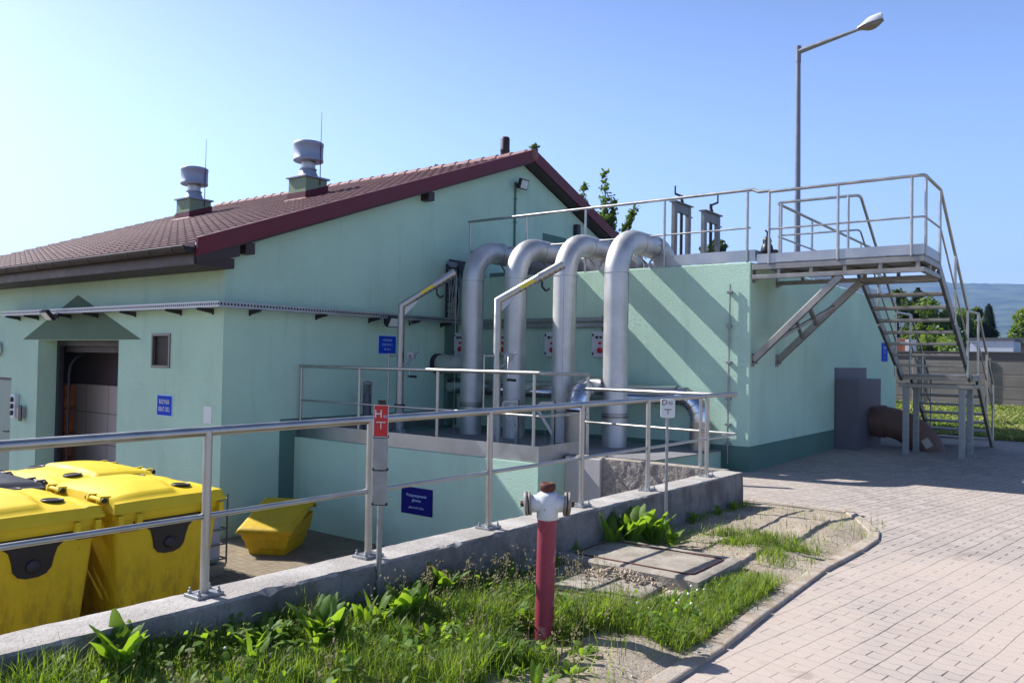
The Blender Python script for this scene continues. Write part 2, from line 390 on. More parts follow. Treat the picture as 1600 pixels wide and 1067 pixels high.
SUN = Vector((-1.06, -.19, 1.0)).normalized()      # towards the sun
W = bpy.data.worlds.new('World'); S.world = W; W.use_nodes = True; nt = W.node_tree; nt.nodes.clear()
sky = nt.nodes.new('ShaderNodeTexSky'); sky.sky_type = 'NISHITA'; sky.sun_disc = False
sky.sun_elevation = math.asin(SUN.z); sky.sun_rotation = math.atan2(SUN.x, SUN.y)
sky.air_density = 1.0; sky.dust_density = 1.6; sky.ozone_density = 3.0; sky.altitude = 200
bg = nt.nodes.new('ShaderNodeBackground'); bg.inputs['Strength'].default_value = .073
wo = nt.nodes.new('ShaderNodeOutputWorld'); 
tcw = nt.nodes.new('ShaderNodeTexCoord'); sxw = nt.nodes.new('ShaderNodeSeparateXYZ'); nt.links.new(tcw.outputs['Generated'], sxw.inputs[0])
mrw = nt.nodes.new('ShaderNodeMapRange'); mrw.interpolation_type = 'SMOOTHSTEP'; nt.links.new(sxw.outputs[2], mrw.inputs[0])     # hazier, brighter air towards the horizon
for i_, v_ in enumerate((.20, .75, 1.95, .46)): mrw.inputs[i_+1].default_value = v_
vmw = nt.nodes.new('ShaderNodeVectorMath'); vmw.operation = 'SCALE'; nt.links.new(sky.outputs[0], vmw.inputs[0]); nt.links.new(mrw.outputs[0], vmw.inputs['Scale'])
vmt = nt.nodes.new('ShaderNodeVectorMath'); vmt.operation = 'MULTIPLY'; nt.links.new(vmw.outputs[0], vmt.inputs[0]); vmt.inputs[1].default_value = (.91, .93, 1.14)
nt.links.new(vmt.outputs[0], bg.inputs[0]); nt.links.new(bg.outputs[0], wo.inputs[0])
sl = bpy.data.lights.new('sun', 'SUN'); sl.energy = 5.0; sl.angle = R(.5); sl.color = (1, .965, .92)
so = bpy.data.objects.new('sun', sl); COL.objects.link(so); so.rotation_euler = SUN.to_track_quat('Z', 'Y').to_euler(); so.location = (-20, -5, 30)
S.view_settings.view_transform = 'Standard'; S.view_settings.look = 'None'; S.view_settings.exposure = .80; S.view_settings.gamma = 1
X3, Y3, Z3 = Vector((1,0,0)), Vector((0,1,0)), Vector((0,0,1))

# ------------------------------------------------------------------ ground
YF = -2.69                                          # yard floor
def gz(x, y):                                       # upper ground
    if y <= 9.2: return -1.6
    if y <= 12: return -1.6 - .05*(y-9.2)/2.8
    if y <= 20.5: return -1.65
    return -1.65 + min(.45, (y-20.5)*.07)
def wallx(y): return -3.745 + .0235*y               # centre line of the low wall
mb = MB()
xs = [-3000,-800,-200,-60,-24,-12,-8,-3.5,-1,2,6,12,30,100,400,1500]
ys = [-40,-10,-2,2,5,9.1,12,16,20.5,21.5,22.5,24,26,28,34,60,200,800,3500]
for i in range(len(xs)-1):
    for j in range(len(ys)-1):
        if xs[i] < -3.6 and ys[j] < 9.05: continue
        q = [(xs[i],ys[j]),(xs[i+1],ys[j]),(xs[i+1],ys[j+1]),(xs[i],ys[j+1])]
        mb.add([(a,b,gz(a,b)-.03) for a,b in q], [(0,1,2,3)])
tag(mb.build('ground', M['sandfar']), kind='structure')
# block paving: polygon east of the kerb, and the apron round the pump building
kerb = [(-2.05,2.2),(-1.80,3.3),(-1.785,4.4),(-1.82,5.2),(-1.85,6.5),(-1.80,7.4),(-1.80,7.95),(-1.87,8.3),(-2.15,8.9),(-2.42,9.4)]
mb = MB()
K = len(kerb)
mb.add([(x,y,gz(x,y)) for x,y in kerb] + [(9,y,gz(9,y)) for x,y in kerb], [(i,K+i,K+i+1,i+1) for i in range(K-1)])
mb.add([(-2.05,2.2,-1.6),(9,2.2,-1.6),(9,-6,-1.6),(-2.3,-6,-1.6)], [(0,3,2,1)])
for a, b in ((9.4,12),(12,16),(16,20.9)):
    mb.add([(-4.7 if a > 9.5 else -2.42,a,gz(0,a)),(9,a,gz(0,a)),(9,b,gz(0,b)),(-4.7,b,gz(0,b))], [(0,1,2,3)])
mb.add([(-3.45,9.1,gz(0,9.1)),(-2.42,9.4,gz(0,9.4)),(-4.7,12,gz(0,12)),(-4.7,9.1,gz(0,9.1))], [(0,1,2,3)])
tag(mb.build('paving', M['paving']), kind='structure')
# sandy verge between wall and kerb, uneven
kx = lambda y: next((kerb[i][0]+(kerb[i+1][0]-kerb[i][0])*(y-kerb[i][1])/(kerb[i+1][1]-kerb[i][1]) for i in range(K-1) if kerb[i][1] <= y <= kerb[i+1][1]), -2.1)
from mathutils import noise as mnoise
def verge(x, y):
    h = .03*mnoise.noise((x*1.3, y*1.3, 2)) + .012*mnoise.noise((x*6, y*6, 5)) + .006*mnoise.noise((x*20, y*20, 9))
    e = min(1, max(0, (kx(min(max(y,2.2),9.4)) - .1 - x)/.25)); e2 = min(1, max(0, (9.2-y)/.5))
    s3 = lambda a, b, q: (lambda k_: k_*k_*(3-2*k_))(min(1, max(0, (q-a)/(b-a))))
    bank = .12*s3(3.9, 1.5, y)*s3(1.5, .2, x-wallx(y)) + .06*s3(5.2, 3.4, y)*s3(.8, .1, x-wallx(y))
    bank -= .05*math.exp(-((x+2.60)/.22)**2-((y-3.78)/.25)**2)
    bank -= .045*math.exp(-((x+2.95)/.55)**2-((y-5.1)/.55)**2)
    return -1.585 + bank + (h+.03)*e*e2 - (.01 if y > 8.9 else 0)
mb = MB()
def vf(a, b):
    y = .3 + b*9.02; x0 = wallx(y); x1 = (kx(y) if y > 2.2 else -2.05) - .02
    x = x0 + (x1-x0)*a; return (x, y, verge(x, y))
mb.grid(48, 190, vf)
tag(mb.build('verge', M['soil']), kind='structure')
# kerb stones
t = thing('kerb', 'row of worn concrete kerb stones between the sandy verge and the paving', 'kerb')
mb = None
for i in range(K-1):
    a = Vector((*kerb[i], 0)); b = Vector((*kerb[i+1], 0)); d = (b-a); L = d.length; d.normalize(); nrm = Vector((-d.y, d.x, 0))
    n = max(1, round(L/.9))
    for k in range(n):
        p = a + d*(L*k/n+.006); q = a + d*(L*(k+1)/n-.006)
        z = -1.580 + rnd.uniform(-.006,.006); m = MB()
        m.obox(((p+q)/2 + nrm*.05) + Vector((0,0,z-.09)), d, nrm, Z3, (q-p).length/2, .052, .1)
        m.build('kerb_stone', M['kerb'], t, .012)
# yard
mb = MB(); mb.add([(-60,-12,YF),(-3.6,-12,YF),(-3.6,9.2,YF),(-60,9.2,YF)], [(0,1,2,3)])
tag(mb.build('yard_paving', M['paving_yard']), kind='structure')

# ------------------------------------------------------------------ service building
GX, FY = -10.484, 6.915
bld = thing('service_building', 'mint green building with red tiled gable roof and an open garage door', 'building', (GX, FY, YF))
bld.location = (0,0,0)
def hole_wall(x0, x1, z0, z1, y0, y1, holes):
    xs = sorted({x0, x1, *[h[0] for h in holes], *[h[1] for h in holes]}); zs = sorted({z0, z1, *[h[2] for h in holes], *[h[3] for h in holes]})
    solid = lambda i, j: 0 <= i < len(xs)-1 and 0 <= j < len(zs)-1 and not any(h[0] <= (xs[i]+xs[i+1])/2 <= h[1] and h[2] <= (zs[j]+zs[j+1])/2 <= h[3] for h in holes)
    m = MB()
    for i in range(len(xs)-1):
        for j in range(len(zs)-1):
            if not solid(i, j): continue
            a, b, c, d = xs[i], xs[i+1], zs[j], zs[j+1]
            m.add([(a,y0,c),(b,y0,c),(b,y0,d),(a,y0,d)], [(0,1,2,3)]); m.add([(a,y1,c),(b,y1,c),(b,y1,d),(a,y1,d)], [(3,2,1,0)])
            if not solid(i-1,j): m.add([(a,y0,c),(a,y1,c),(a,y1,d),(a,y0,d)], [(3,2,1,0)])
            if not solid(i+1,j): m.add([(b,y0,c),(b,y1,c),(b,y1,d),(b,y0,d)], [(0,1,2,3)])
            if not solid(i,j-1): m.add([(a,y0,c),(b,y0,c),(b,y1,c),(a,y1,c)], [(3,2,1,0)])
            if not solid(i,j+1): m.add([(a,y0,d),(b,y0,d),(b,y1,d),(a,y1,d)], [(0,1,2,3)])
    return m
DOOR = (-16.48, -13.47, YF-.05, .2); WIN = (-12.40, -11.90, -.22, .28); LDOOR = (-19.3, -17.62, YF-.05, -.55)
hole_wall(-22.0, GX-.36, YF-.05, 1.36, FY, FY+.42, [DOOR, WIN, LDOOR]).build('front_wall', M['mint'], bld)
zr = lambda y: 4.42 - .3695*abs(14.185-y)           # roof plane height
mb = MB(); mb.prism([(FY,YF-.05),(21.45,YF-.05),(21.45,1.5),(14.185,4.2),(FY,1.5)], (GX-.36,0,0), Y3, Z3, X3, .36)
mb.build('gable_wall', M['mint'], bld)
mb = MB(); mb.prism([(-17.15,.205),(-12.75,.205),(-14.95,1.0)], (0,FY-.003,0), X3, Z3, Y3, .002); mb.build('painted_triangle', M['triangle'], bld)
mb = MB(); mb.box((GX-.002, 7.94, YF), (GX+.004, 12.0, -1.0)); mb.build('painted_plinth', M['mint_dark'], bld)
# garage door: frame, track, raised door, room behind
gd = MB(); gd.box((-16.48,FY+.34,YF),(-16.36,FY+.42,.2)); gd.box((-13.53,FY+.34,YF),(-13.47,FY+.42,.2)); gd.box((-16.36,FY+.34,.1),(-13.53,FY+.42,.2))
gdo = gd.build('garage_door', M['dark_metal'], bld)
m = MB()
for k, (x, w) in enumerate(((-16.30,.025),)): m.tube(rpath([(x,FY+.5,YF),(x,FY+.5,-.15),(x+.05,FY+1.2,.12)], .4), w, 8)
m.build('door_track', M['dark_metal'], gdo)
m = MB()
m.box((-16.4,FY+.47,-.02),(-13.5,FY+.53,.18)); m.build('door_leaf', M['brown_dark'], gdo)
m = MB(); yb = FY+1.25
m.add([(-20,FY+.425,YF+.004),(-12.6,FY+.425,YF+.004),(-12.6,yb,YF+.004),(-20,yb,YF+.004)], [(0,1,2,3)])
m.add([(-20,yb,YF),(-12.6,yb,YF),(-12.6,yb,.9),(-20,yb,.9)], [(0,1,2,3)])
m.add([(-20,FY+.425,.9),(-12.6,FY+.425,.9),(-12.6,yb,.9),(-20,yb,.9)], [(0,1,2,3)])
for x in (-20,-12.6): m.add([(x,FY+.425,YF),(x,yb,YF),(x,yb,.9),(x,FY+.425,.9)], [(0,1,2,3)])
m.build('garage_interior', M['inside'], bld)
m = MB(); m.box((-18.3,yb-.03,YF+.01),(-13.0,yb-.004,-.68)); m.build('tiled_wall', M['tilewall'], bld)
m = MB()
for k in range(4): m.box((-18.2,FY+.95,YF+.01+.5*k),(-17.45,FY+1.15,YF+.49+.5*k))
m.build('brick_pier', M['wood'], bld, .02)
# window
m = MB(); x0,x1,z0,z1 = WIN
m.box((x0-.02,FY-.02,z0-.02),(x0+.02,FY+.06,z1+.02)); m.box((x1-.02,FY-.02,z0-.02),(x1+.02,FY+.06,z1+.02)); m.box((x0+.02,FY-.02,z1-.02),(x1-.02,FY+.06,z1+.02)); m.box((x0+.02,FY-.02,z0-.02),(x1-.02,FY+.06,z0+.02))
wf = m.build('window', M['gate'], bld, .006)
m = MB(); m.box((x0+.02,FY+.03,z0+.02),(x1-.02,FY+.045,z1-.02)); m.build('pane', M['glass'], wf)
# side door
m = MB(); m.box((-19.25,FY+.05,YF),(-17.66,FY+.1,-.6)); dl = m.build('side_door', M['mint_dark'], bld, .004)
M['door_paint'] = simple('grey_green_door', (124,146,140), .5, 0, .05); dl.data.materials[0] = M['door_paint']
m = MB(); m.box((-19.3,FY+.03,-.6),(-17.62,FY+.12,-.553)); m.build('door_head', M['dark_metal'], dl)
m = MB(); m.tube([(-17.78,FY+.05,-1.62),(-17.78,FY-.01,-1.62),(-17.92,FY-.01,-1.62)], .011, 8); m.build('handle', M['dark_metal'], dl)
# roof: both slopes as profiled tiles
def slope(sgn, nx, ncourse):
    m = MB(); L = 7.905; xs0, xs1 = -22.0, -10.23
    prof = lambda x: .022*max(0, 1-abs(((x/.24) % 1)-.5)/.14)**.7
    cols = [xs0 + (xs1-xs0)*i/nx for i in range(nx+1)]
    for c in range(ncourse):
        rows = []
        for e, lift in ((0,.05),(0.03,.054),(1,.012)):
            d = (c+e)/ncourse; y = 14.185 + sgn*L*d if sgn < 0 else 14.185 + L*d
            d2 = 1-d; yy = 14.185 + sgn*L*(1-(c+e)/ncourse)
            z = zr(yy)
            rows.append([(x, yy, z + lift*.8 + prof(x + (.0 if c % 2 else .0))) for x in cols])
        base = [(x, rows[0][i][1], zr(rows[0][i][1])-.01) for i, x in enumerate(cols)]
        allr = [base] + rows; vs = [p for rr in allr for p in rr]; n1 = nx+1
        m.add(vs, [(j*n1+i, j*n1+i+1, (j+1)*n1+i+1, (j+1)*n1+i) for j in range(3) for i in range(nx)], False)
    return m
m = slope(-1, 735, 28)
roof = m.build('roof', M['tile'], bld)
m = slope(1, 117, 28); m.build('roof', M['tile'], bld)
m = MB()
k = 0; x = -22.0
while x < -10.3:
    pts = [(x, 14.185, 4.385), (min(x+.42,-10.2), 14.185, 4.40)]
    m.tube(pts, .13, 14, True, [.122,.132]); x += .4
m.lathe([(.135,0),(.12,.03),(.0,.035)], (-10.2,14.185,4.40), X3, 14)
M['ridge'] = simple('red_ridge_lit_tone', (134,92,90), .65, 0, .1, 6, spec=.2); m.build('ridge_tiles', M['ridge'], roof)  # ridge colour lifted above the tiles to paint in sun along it
# barge boards, soffits, purlin ends
for sg in (-1, 1):
    ye = 14.185 + sg*7.9
    for nm, xo, th, zt, zb, mt in (('barge_board', -10.225, .04, .085, -.17, 'wine'), ('barge_soffit', -10.478, .255, -.06, -.2, 'brown_dark')):
        m = MB(); pl = [(ye, zr(ye)+zt), (14.185, 4.42+zt), (14.185, 4.42+zb), (ye, zr(ye)+zb)]
        m.prism(pl, (xo,0,0), Y3, Z3, X3, th); m.build(nm, M[mt], bld)
for sg in (-1, 1):
    ye = 14.185 + sg*7.9; m = MB(); m.prism([(ye, zr(ye)+.087), (14.185, 4.507), (14.185, 4.497), (ye, zr(ye)+.077)], (-10.30,0,0), Y3, Z3, X3, .12); m.build('verge_trim', M['wine'], bld)
for y in (7.2, 11.07):
    m = MB(); m.box((GX-.02, y-.08, zr(y)-.37), (GX+.2, y+.08, zr(y)-.205)); m.build('purlin_end', M['brown_dark'], bld, .004)
m = MB(); m.box((-22.0, 6.312, 1.225), (-10.25, FY-.002, 1.365)); m.box((-22.0, 6.27, 1.222), (-10.24, 6.31, 1.49))
m.prism([(6.3,1.222),(6.98,1.405),(6.98,zr(6.98)-.175),(6.3,zr(6.3)-.04)], (-10.245,0,0), Y3, Z3, X3, .026)
for i in range(80): m.box((-22+.147*i, 6.32, 1.218), (-22+.147*i+.135, FY-.004, 1.2245)) if i else None
m.build('eave_soffit', M['brown_dark'], bld)
# gutter
m = MB(); gy, gzz, gr = 6.18, 1.455, .085
pr = [(gy+gr*math.cos(a), gzz+gr*math.sin(a)) for a in [math.pi+math.pi*i/10 for i in range(11)]] 
pr2 = [(gy+(gr-.006)*math.cos(a), gzz+(gr-.006)*math.sin(a)) for a in [2*math.pi-math.pi*i/10 for i in range(11)]]
m.prism(pr+pr2, (-22.0,0,0), Y3, Z3, X3, 11.77)
g = m.build('gutter', M['gutter'], bld)
m = MB(); m.prism(pr, (-10.232,0,0), Y3, Z3, X3, .008); m.build('gutter_end', M['gutter'], g)
m = MB(); m.box((-22,gy-gr+.01,gzz-.012),(-10.24,gy+gr-.008,gzz-.004)); m.build('gutter_fill', M['dark'], g)  # dark strip added across the trough to hide its bright interior
m = MB(); m.tube([(-22,gy-gr,gzz),(-10.23,gy-gr,gzz)], .011, 8); m.build('gutter_bead', M['gutter'], g)
for i in range(20):
    x = -10.55-.6*i; m = MB(); pts = [(x, gy+(gr+.004)*math.cos(a), gzz+(gr+.004)*math.sin(a)) for a in [math.pi*.97+math.pi*1.03*k/10 for k in range(11)]]
    for p, q in zip(pts, pts[1:]): m.bar(p, q, .03, .006, (0, p[1]-gy, p[2]-gzz))
    m.build('gutter_bracket', M['dark'], g)
# roof vents
def vent(x0, y0):
    zb = zr(y0); m = MB(); m.box((x0-.58,y0,zb-.1),(x0,y0+.58,zb+.52)); v = m.build('roof_vent', M['vent_box'], bld)
    m = MB(); m.box((x0-.63,y0-.05,zb+.52),(x0+.05,y0+.63,zb+.56)); m.build('vent_lid', M['galv_pale'], v, .005)
    c = (x0-.29, y0+.29, zb+.56)
    m = MB(); m.lathe([(.24,0),(.17,.16),(.165,.17),(.165,.19)], c, Z3, 20); m.torus((c[0],c[1],c[2]+.19), Z3, .17, .02); m.build('vent_cone', M['galv_pale'], v)
    m = MB(); m.lathe([(.155,.19),(.155,.42)], c, Z3, 20); m.build('vent_neck', M['steel'], v)
    m = MB(); m.lathe([(.17,.37),(.31,.36),(.325,.37),(.325,.41),(.318,.42),(.318,.70),(.326,.71),(.326,.77),(.30,.785),(.0,.80)], c, Z3, 32); m.build('vent_cowl', M['galv_pale'], v)
    m = MB(); k = .3695; b = .12
    A = [(x0-.58-.02,y0-.02),(x0+.02,y0-.02),(x0+.02,y0+.60),(x0-.60,y0+.60)]; B = [(x0-.58-b,y0-b),(x0+b,y0-b),(x0+b,y0+.58+b),(x0-.58-b,y0+.58+b)]
    vs = [(x,y,zr(y)+.2) for x,y in A]+[(x,y,zr(y)+.07) for x,y in A]+[(x,y,zr(y)+.045) for x,y in B]
    m.add(vs, [(0,1,5,4),(1,2,6,5),(2,3,7,6),(3,0,4,7),(4,5,9,8),(5,6,10,9),(6,7,11,10),(7,4,8,11)]); m.build('vent_flashing', M['wine'], v)
M['vent_box'] = stucco('pale_green_render', (150,170,140), .2)
M['galv_pale'] = simple('pale_galvanised', (160,168,182), .6, .65, .08, 5)
vent(-14.15, 11.25); vent(-18.3, 11.05)
def rod(x, y, z0, z1, lab):
    m = MB(); m.tube([(x,y,z0),(x,y,z0+.5),(x+.015,y,z1)], .008, 6, True, [.012,.009,.004]); m.tube([(x-.12,y,z0+.04),(x,y,z0+.04)], .008, 6)
    tag(m.build('lightning_rod', M['dark_metal']), lab, 'lightning rod', 'thin lightning rods beside the roof vents')
rod(-14.13, 11.62, 3.72, 5.33, 'thin lightning rod beside the larger, nearer roof vent')
rod(-18.28, 11.44, 3.65, 5.32, 'thin lightning rod beside the farther roof vent over the garage')
m = MB(); m.lathe([(.11,3.9),(.11,4.55),(.122,4.56),(.11,4.6),(.11,4.9),(.122,4.92),(.11,4.95),(.112,5.2),(.09,5.24),(0,5.24)], (-11.79,15.2,0), Z3, 16); m.build('flue_pipe', M['brown_dark'], bld)
# dark opening, cable duct and small vent on the gable wall
m = MB(); m.box((GX-.002,11.80,1.08),(GX+.012,12.45,1.9)); m.build('cable_opening', M['dark_metal'], bld)
m = MB(); m.box((GX-.002,14.95,1.6),(GX+.006,15.9,2.83)); m.build('gable_door', M['mint_dark'], bld)
m = MB(); m.box((GX,16.2,2.92),(GX+.12,16.36,3.2)); m.build('vent_hood', M['dark_metal'], bld, .02)

# ---- things fixed to the service building
def perforated(m, p0, p1, h, up=Z3, pitch=.055, hole=.03):
    p0 = Vector(p0); p1 = Vector(p1); d = (p1-p0); L = d.length; d.normalize(); n = int(L/pitch); st = L/n
    def q(a, b, c, e): m.add([p0+d*a+up*c, p0+d*b+up*c, p0+d*b+up*e, p0+d*a+up*e], [(0,1,2,3)])
    q(0, L, 0, h*.32); q(0, L, h*.72, h)
    for i in range(n): q(i*st, i*st+(st-hole), h*.32, h*.72)
M['tray'] = simple('dull_tray_steel', (166,168,172), .5, .85, .12, 8)
tr = thing('cable_tray', 'long perforated steel cable tray on brackets along the mint green walls', 'cable tray')
m = MB(); z0 = .66
path = [(-17.5,FY-.26),(GX+.27,FY-.26),(GX+.27,11.95)]
perforated(m, (path[0][0],path[0][1],z0), (path[1][0],path[1][1],z0), .085); perforated(m, (path[1][0],path[1][1],z0), (path[2][0],path[2][1],z0), .085)
m.add([(-17.5,FY-.258,z0),(GX+.268,FY-.258,z0),(GX+.05,FY-.03,z0),(-17.5,FY-.03,z0)], [(0,1,2,3)])
m.add([(GX+.268,FY-.258,z0),(GX+.268,11.95,z0),(GX+.05,11.95,z0),(GX+.05,FY-.03,z0)], [(0,1,2,3)])
m.add([(-17.5,FY-.262,z0+.0855),(GX+.272,FY-.262,z0+.0855),(GX+.25,FY-.24,z0+.0855),(-17.5,FY-.24,z0+.0855)], [(0,1,2,3)])
m.add([(GX+.272,FY-.262,z0+.0855),(GX+.272,11.95,z0+.0855),(GX+.25,11.95,z0+.0855),(GX+.25,FY-.24,z0+.0855)], [(0,1,2,3)])
m.add([(-17.5,FY-.04,z0+.08),(-17.5,FY-.26,z0+.08),(-17.5,FY-.26,z0),(-17.5,FY-.04,z0)], [(0,1,2,3)])
m.build('tray_channel', M['tray'], tr)
m = MB()
for k in range(4):
    o = .05*k; zz = z0+.02+.006*k
    m.tube([(-17.2+.4*k,FY-.07-o,zz),(-14,FY-.08-o,zz+.01),(GX+.09+o,FY-.07-o,zz),(GX+.09+o,9.5,zz+.01),(GX+.07+o,11.9,zz)], .014, 6)
for k in range(4):
    zz = z0+.02+.016*k; m.tube([(-17.4,FY-.235,zz),(GX+.245,FY-.235,zz),(GX+.245,11.9,zz)], .012, 6)
m.build('cables', M['dark'], tr)
def bracket(p, d):     # arm standing out from wall along d
    m = MB(); p = Vector(p); d = Vector(d); s = d.cross(Z3)
    m.prism([(0,0),(.27,0),(.27,-.03),(.03,-.07),(0,-.09)], p - s*.015, d, Z3, s, .03); return m
for x in (-17.3,-16.5,-15.2,-14.2,-12.95,-11.6,-10.75): bracket((x,FY,z0-.002), (0,-1,0)).build('tray_bracket', M['dark_metal'], tr)
for y in (7.35,8.6,9.75,10.75,11.6): bracket((GX,y,z0-.002), (1,0,0)).build('tray_bracket', M['dark_metal'], tr)

def sign(name, label, o, ux, w, h, mat, edge, lines, tcol, border=.018, cat='sign', sx=.62):
    t = thing(name, label, cat); ux = Vector(ux); o = Vector(o); n = ux.cross(Z3)
    m = MB(); m.obox(o + n*.004, ux, n, Z3, w/2, .004, h/2); m.build('plate', M[edge], t, .003)
    m = MB(); m.obox(o + n*.0095, ux, n, Z3, w/2-border, .0015, h/2-border); m.build('face', M[mat], t)
    for s, dz, txt in lines: text_mesh(txt, s, o + n*.013 + Z3*dz, ux, Z3, M[tcol], 'lettering', t, sx=sx)
    return t
sign('building_sign', 'blue sign reading BUDYNEK KRAT on the wall below the small window', (-12.0,FY,-.825), X3, .45, .34, 'blue', 'pale_blue', [(.105,.055,'BUDYNEK'),(.105,-.06,'KRAT OB.2')], 'paper')
sign('building_sign', 'blue square sign with three text lines beside the davit under the floodlight', (GX,10.2,.205), Y3, .44, .33, 'blue', 'pale_blue', [(.058,.08,'POMPOWNIA'),(.058,0,'ŚCIEKÓW NR. 1'),(.058,-.08,'OB. 3.00 m')], 'pale_blue', .012)
m = MB(); m.box((-10.93,FY-.008,-1.03),(-10.72,FY,-.78))
tag(m.build('notice_plate', M['paper'], None, .003), 'small blank white plate on the wall near the building corner', 'plate')
# sockets by the side door
t = thing('socket_box', 'white box with three dark sockets beside the side door', 'socket box')
m = MB(); m.box((-17.42,FY-.09,-1.32),(-17.22,FY,-.86)); m.build('box', M['white'], t, .012)
for k in range(3): m = MB(); m.lathe([(.05,0),(.05,.03),(0,.035)], (-17.32,FY-.09,-.96-.13*k), (0,-1,0), 12); m.build('socket', M['dark'], t)
t = thing('junction_box', 'small grey junction box right of the white socket box', 'box')
m = MB(); m.box((-17.2,FY-.07,-1.3),(-16.9,FY,-1.1)); m.build('box', M['galv'], t, .01); m = MB(); m.box((-17.04,FY-.09,-1.36),(-16.92,FY-.07,-1.06)); m.build('cover', M['dark_metal'], t)
m = MB(); m.lathe([(.0,0),(.12,.01),(.15,.05),(.14,.08),(0,.12)], (-18.2,FY,.02), (0,-1,0), 20)
tag(m.build('wall_lamp', M['lens']), 'round white wall lamp above the side door', 'lamp')
def floodlight(name, label, o, ux, n, tilt, s=1.):
    t = thing(name, label, 'floodlight'); o = Vector(o); n = Vector(n); ux = Vector(ux)
    d = (n*math.cos(tilt) - Z3*math.sin(tilt)); w = d.cross(ux)
    c = o + n*.17*s
    m = MB(); m.tube([o, o+n*.1*s, c], .014*s, 8); m.obox(o+n*.01, ux, Z3, n, .05*s, .05*s, .012); m.build('bracket', M['dark_metal'], t)
    m = MB(); m.obox(c, ux, w, d, .13*s, .1*s, .035*s); m.build('housing', M['dark'], t, .01)
    m = MB(); m.obox(c + d*.037*s, ux, w, d, .105*s, .078*s, .002); m.build('lens', M['lens'], t)
    m = MB(); m.tube(rpath([o+n*.02, o-Z3*.1*s+n*.08*s+ux*.1, c-d*.03], .08), .007, 6); m.build('cable', M['dark'], t)
    return t
floodlight('floodlight', 'floodlight over the open garage door on the painted triangle', (-15.1,FY-.27,.62), X3, (0,-1,0), .7)
floodlight('floodlight', 'black floodlight hanging under the cable tray above the blue square sign', (GX+.24,9.93,.6), Y3, (1,0,0), .5)
floodlight('floodlight', 'floodlight high on the gable wall with a dark cable conduit below', (GX,13.93,3.72), Y3, (1,0,0), .3, 1.1)
m = MB(); m.tube([(GX+.02,13.88,3.72),(GX+.02,13.88,1.55)], .022, 8)
for z in (3.4,2.9,2.4): m.box((GX,13.85,z),(GX+.05,13.91,z+.03))
tag(m.build('conduit', M['mint_dark']), 'dark vertical conduit below the floodlight on the gable wall', 'conduit')
m = MB(); m.box((GX,11.72,YF+1.4),(GX+.1,11.98,.62)); m.build('cable_cover', M['mint_dark'], bld)
# vertical cable ladder in the corner
t = thing('cable_ladder', 'vertical ladder tray with a bundle of grey cables in the wall corner', 'cable tray')
m = MB()
for y in (11.62,11.95): m.box((GX+.1,y-.012,.66),(GX+.14,y+.012,1.78))
for i in range(10): m.box((GX+.1,11.62,.72+.11*i),(GX+.12,11.95,.74+.11*i))
m.build('ladder', M['dark_metal'], t)
m = MB()
for i in range(11):
    y = 11.66+.026*i; m.tube([(GX+.15,y,.7),(GX+.17,y+rnd.uniform(-.05,.05),1.1),(GX+.16,y+rnd.uniform(-.08,.08)+.04,1.5),(GX+.05,y+.05,1.85)], .012, 6)
m.build('cables', M['galv'], t)

# ------------------------------------------------------------------ pump station block
PX, PY, PT = -4.56, 12.015, 1.53
st = thing('pump_station', 'raised mint green concrete block with dark green plinth behind the steel pipes', 'building')
m = MB(); m.box((GX+.002,PY,-1.75),(PX,21.8,PT)); m.build('wall', M['mint'], st, .018)
m = MB(); m.box((GX+.5,PY-.006,-1.75),(PX+.006,21.8,-1.27)); m.build('painted_plinth', M['mint_dark'], st, .003)
m = MB(); m.box((-9.9,PY+.05,PT-.02),(PX-.08,21.7,PT+.006)); m.build('deck', M['slab'], st)
m = MB()
m.box((-6.2,PY+.03,PT+.01),(PX+.05,PY+.04,PT+.185)); m.box((PX+.04,PY+.04,PT+.01),(PX+.05,PY+.3,PT+.185))
m.box((-10.4,PY+.95,PT+.01),(-6.2,PY+.96,PT+.2)); m.box((PX-.01,13.3,PT+.008),(PX,21.7,PT+.17))
m.build('kick_plate', M['steel_plate'], st)
# grey clad box and plate on the right wall
m = MB(); m.box((PX,16.49,-1.66),(PX+.02,18.85,-.07)); m.build('wall_plate', M['clad_grey'], st)
bx = thing('duct_box', 'tall grey clad box on the right wall feeding the big brown pipe', 'box')
m = MB(); m.box((PX+.021,16.5,-1.66),(-4.12,18.3,-.29)); m.build('cladding', M['clad_grey'], bx, .008)
m = MB(); m.box((-4.12,16.52,-1.62),(-4.113,17.0,-.32)); m.build('door', M['clad_grey'], bx)
bp = thing('bent_pipe', 'big brown plastic pipe bending from the grey box into the paving', 'pipe')
pts = [(-4.11,17.55,-1.14),(-3.95,17.55,-1.13)] + arc((-3.9,17.55,-2.03), X3, Z3, .9, R(88), R(0), 14)
m = MB(); m.tube([p for p in pts], .3, 28); m.build('pipe', M['hdpe'], bp)
m = MB(); m.tube([(-3.98,17.55,-1.13),(-3.86,17.55,-1.13)], .325, 28); m.tube([Vector(pts[9])-(Vector(pts[10])-Vector(pts[8]))*.02, Vector(pts[9])+(Vector(pts[10])-Vector(pts[8]))*.02], .303, 28); m.build('collar', M['hdpe'], bp)
ca_ = R(33); pc = Vector((-3.9+.9*math.cos(ca_), 17.55, -2.03+.9*math.sin(ca_))); tg = Vector((-math.sin(ca_),0,math.cos(ca_))); nn_ = (Vector((0,-1,0))*.93+Vector((math.cos(ca_),0,math.sin(ca_)))*.35).normalized()
M['label_white'] = simple('pale_label', (176,168,150), .6, 0, .1); m = MB(); m.obox(pc+nn_*.302, tg, nn_.cross(tg), nn_, .09, .07, .006); m.build('sticker', M['label_white'], bp)
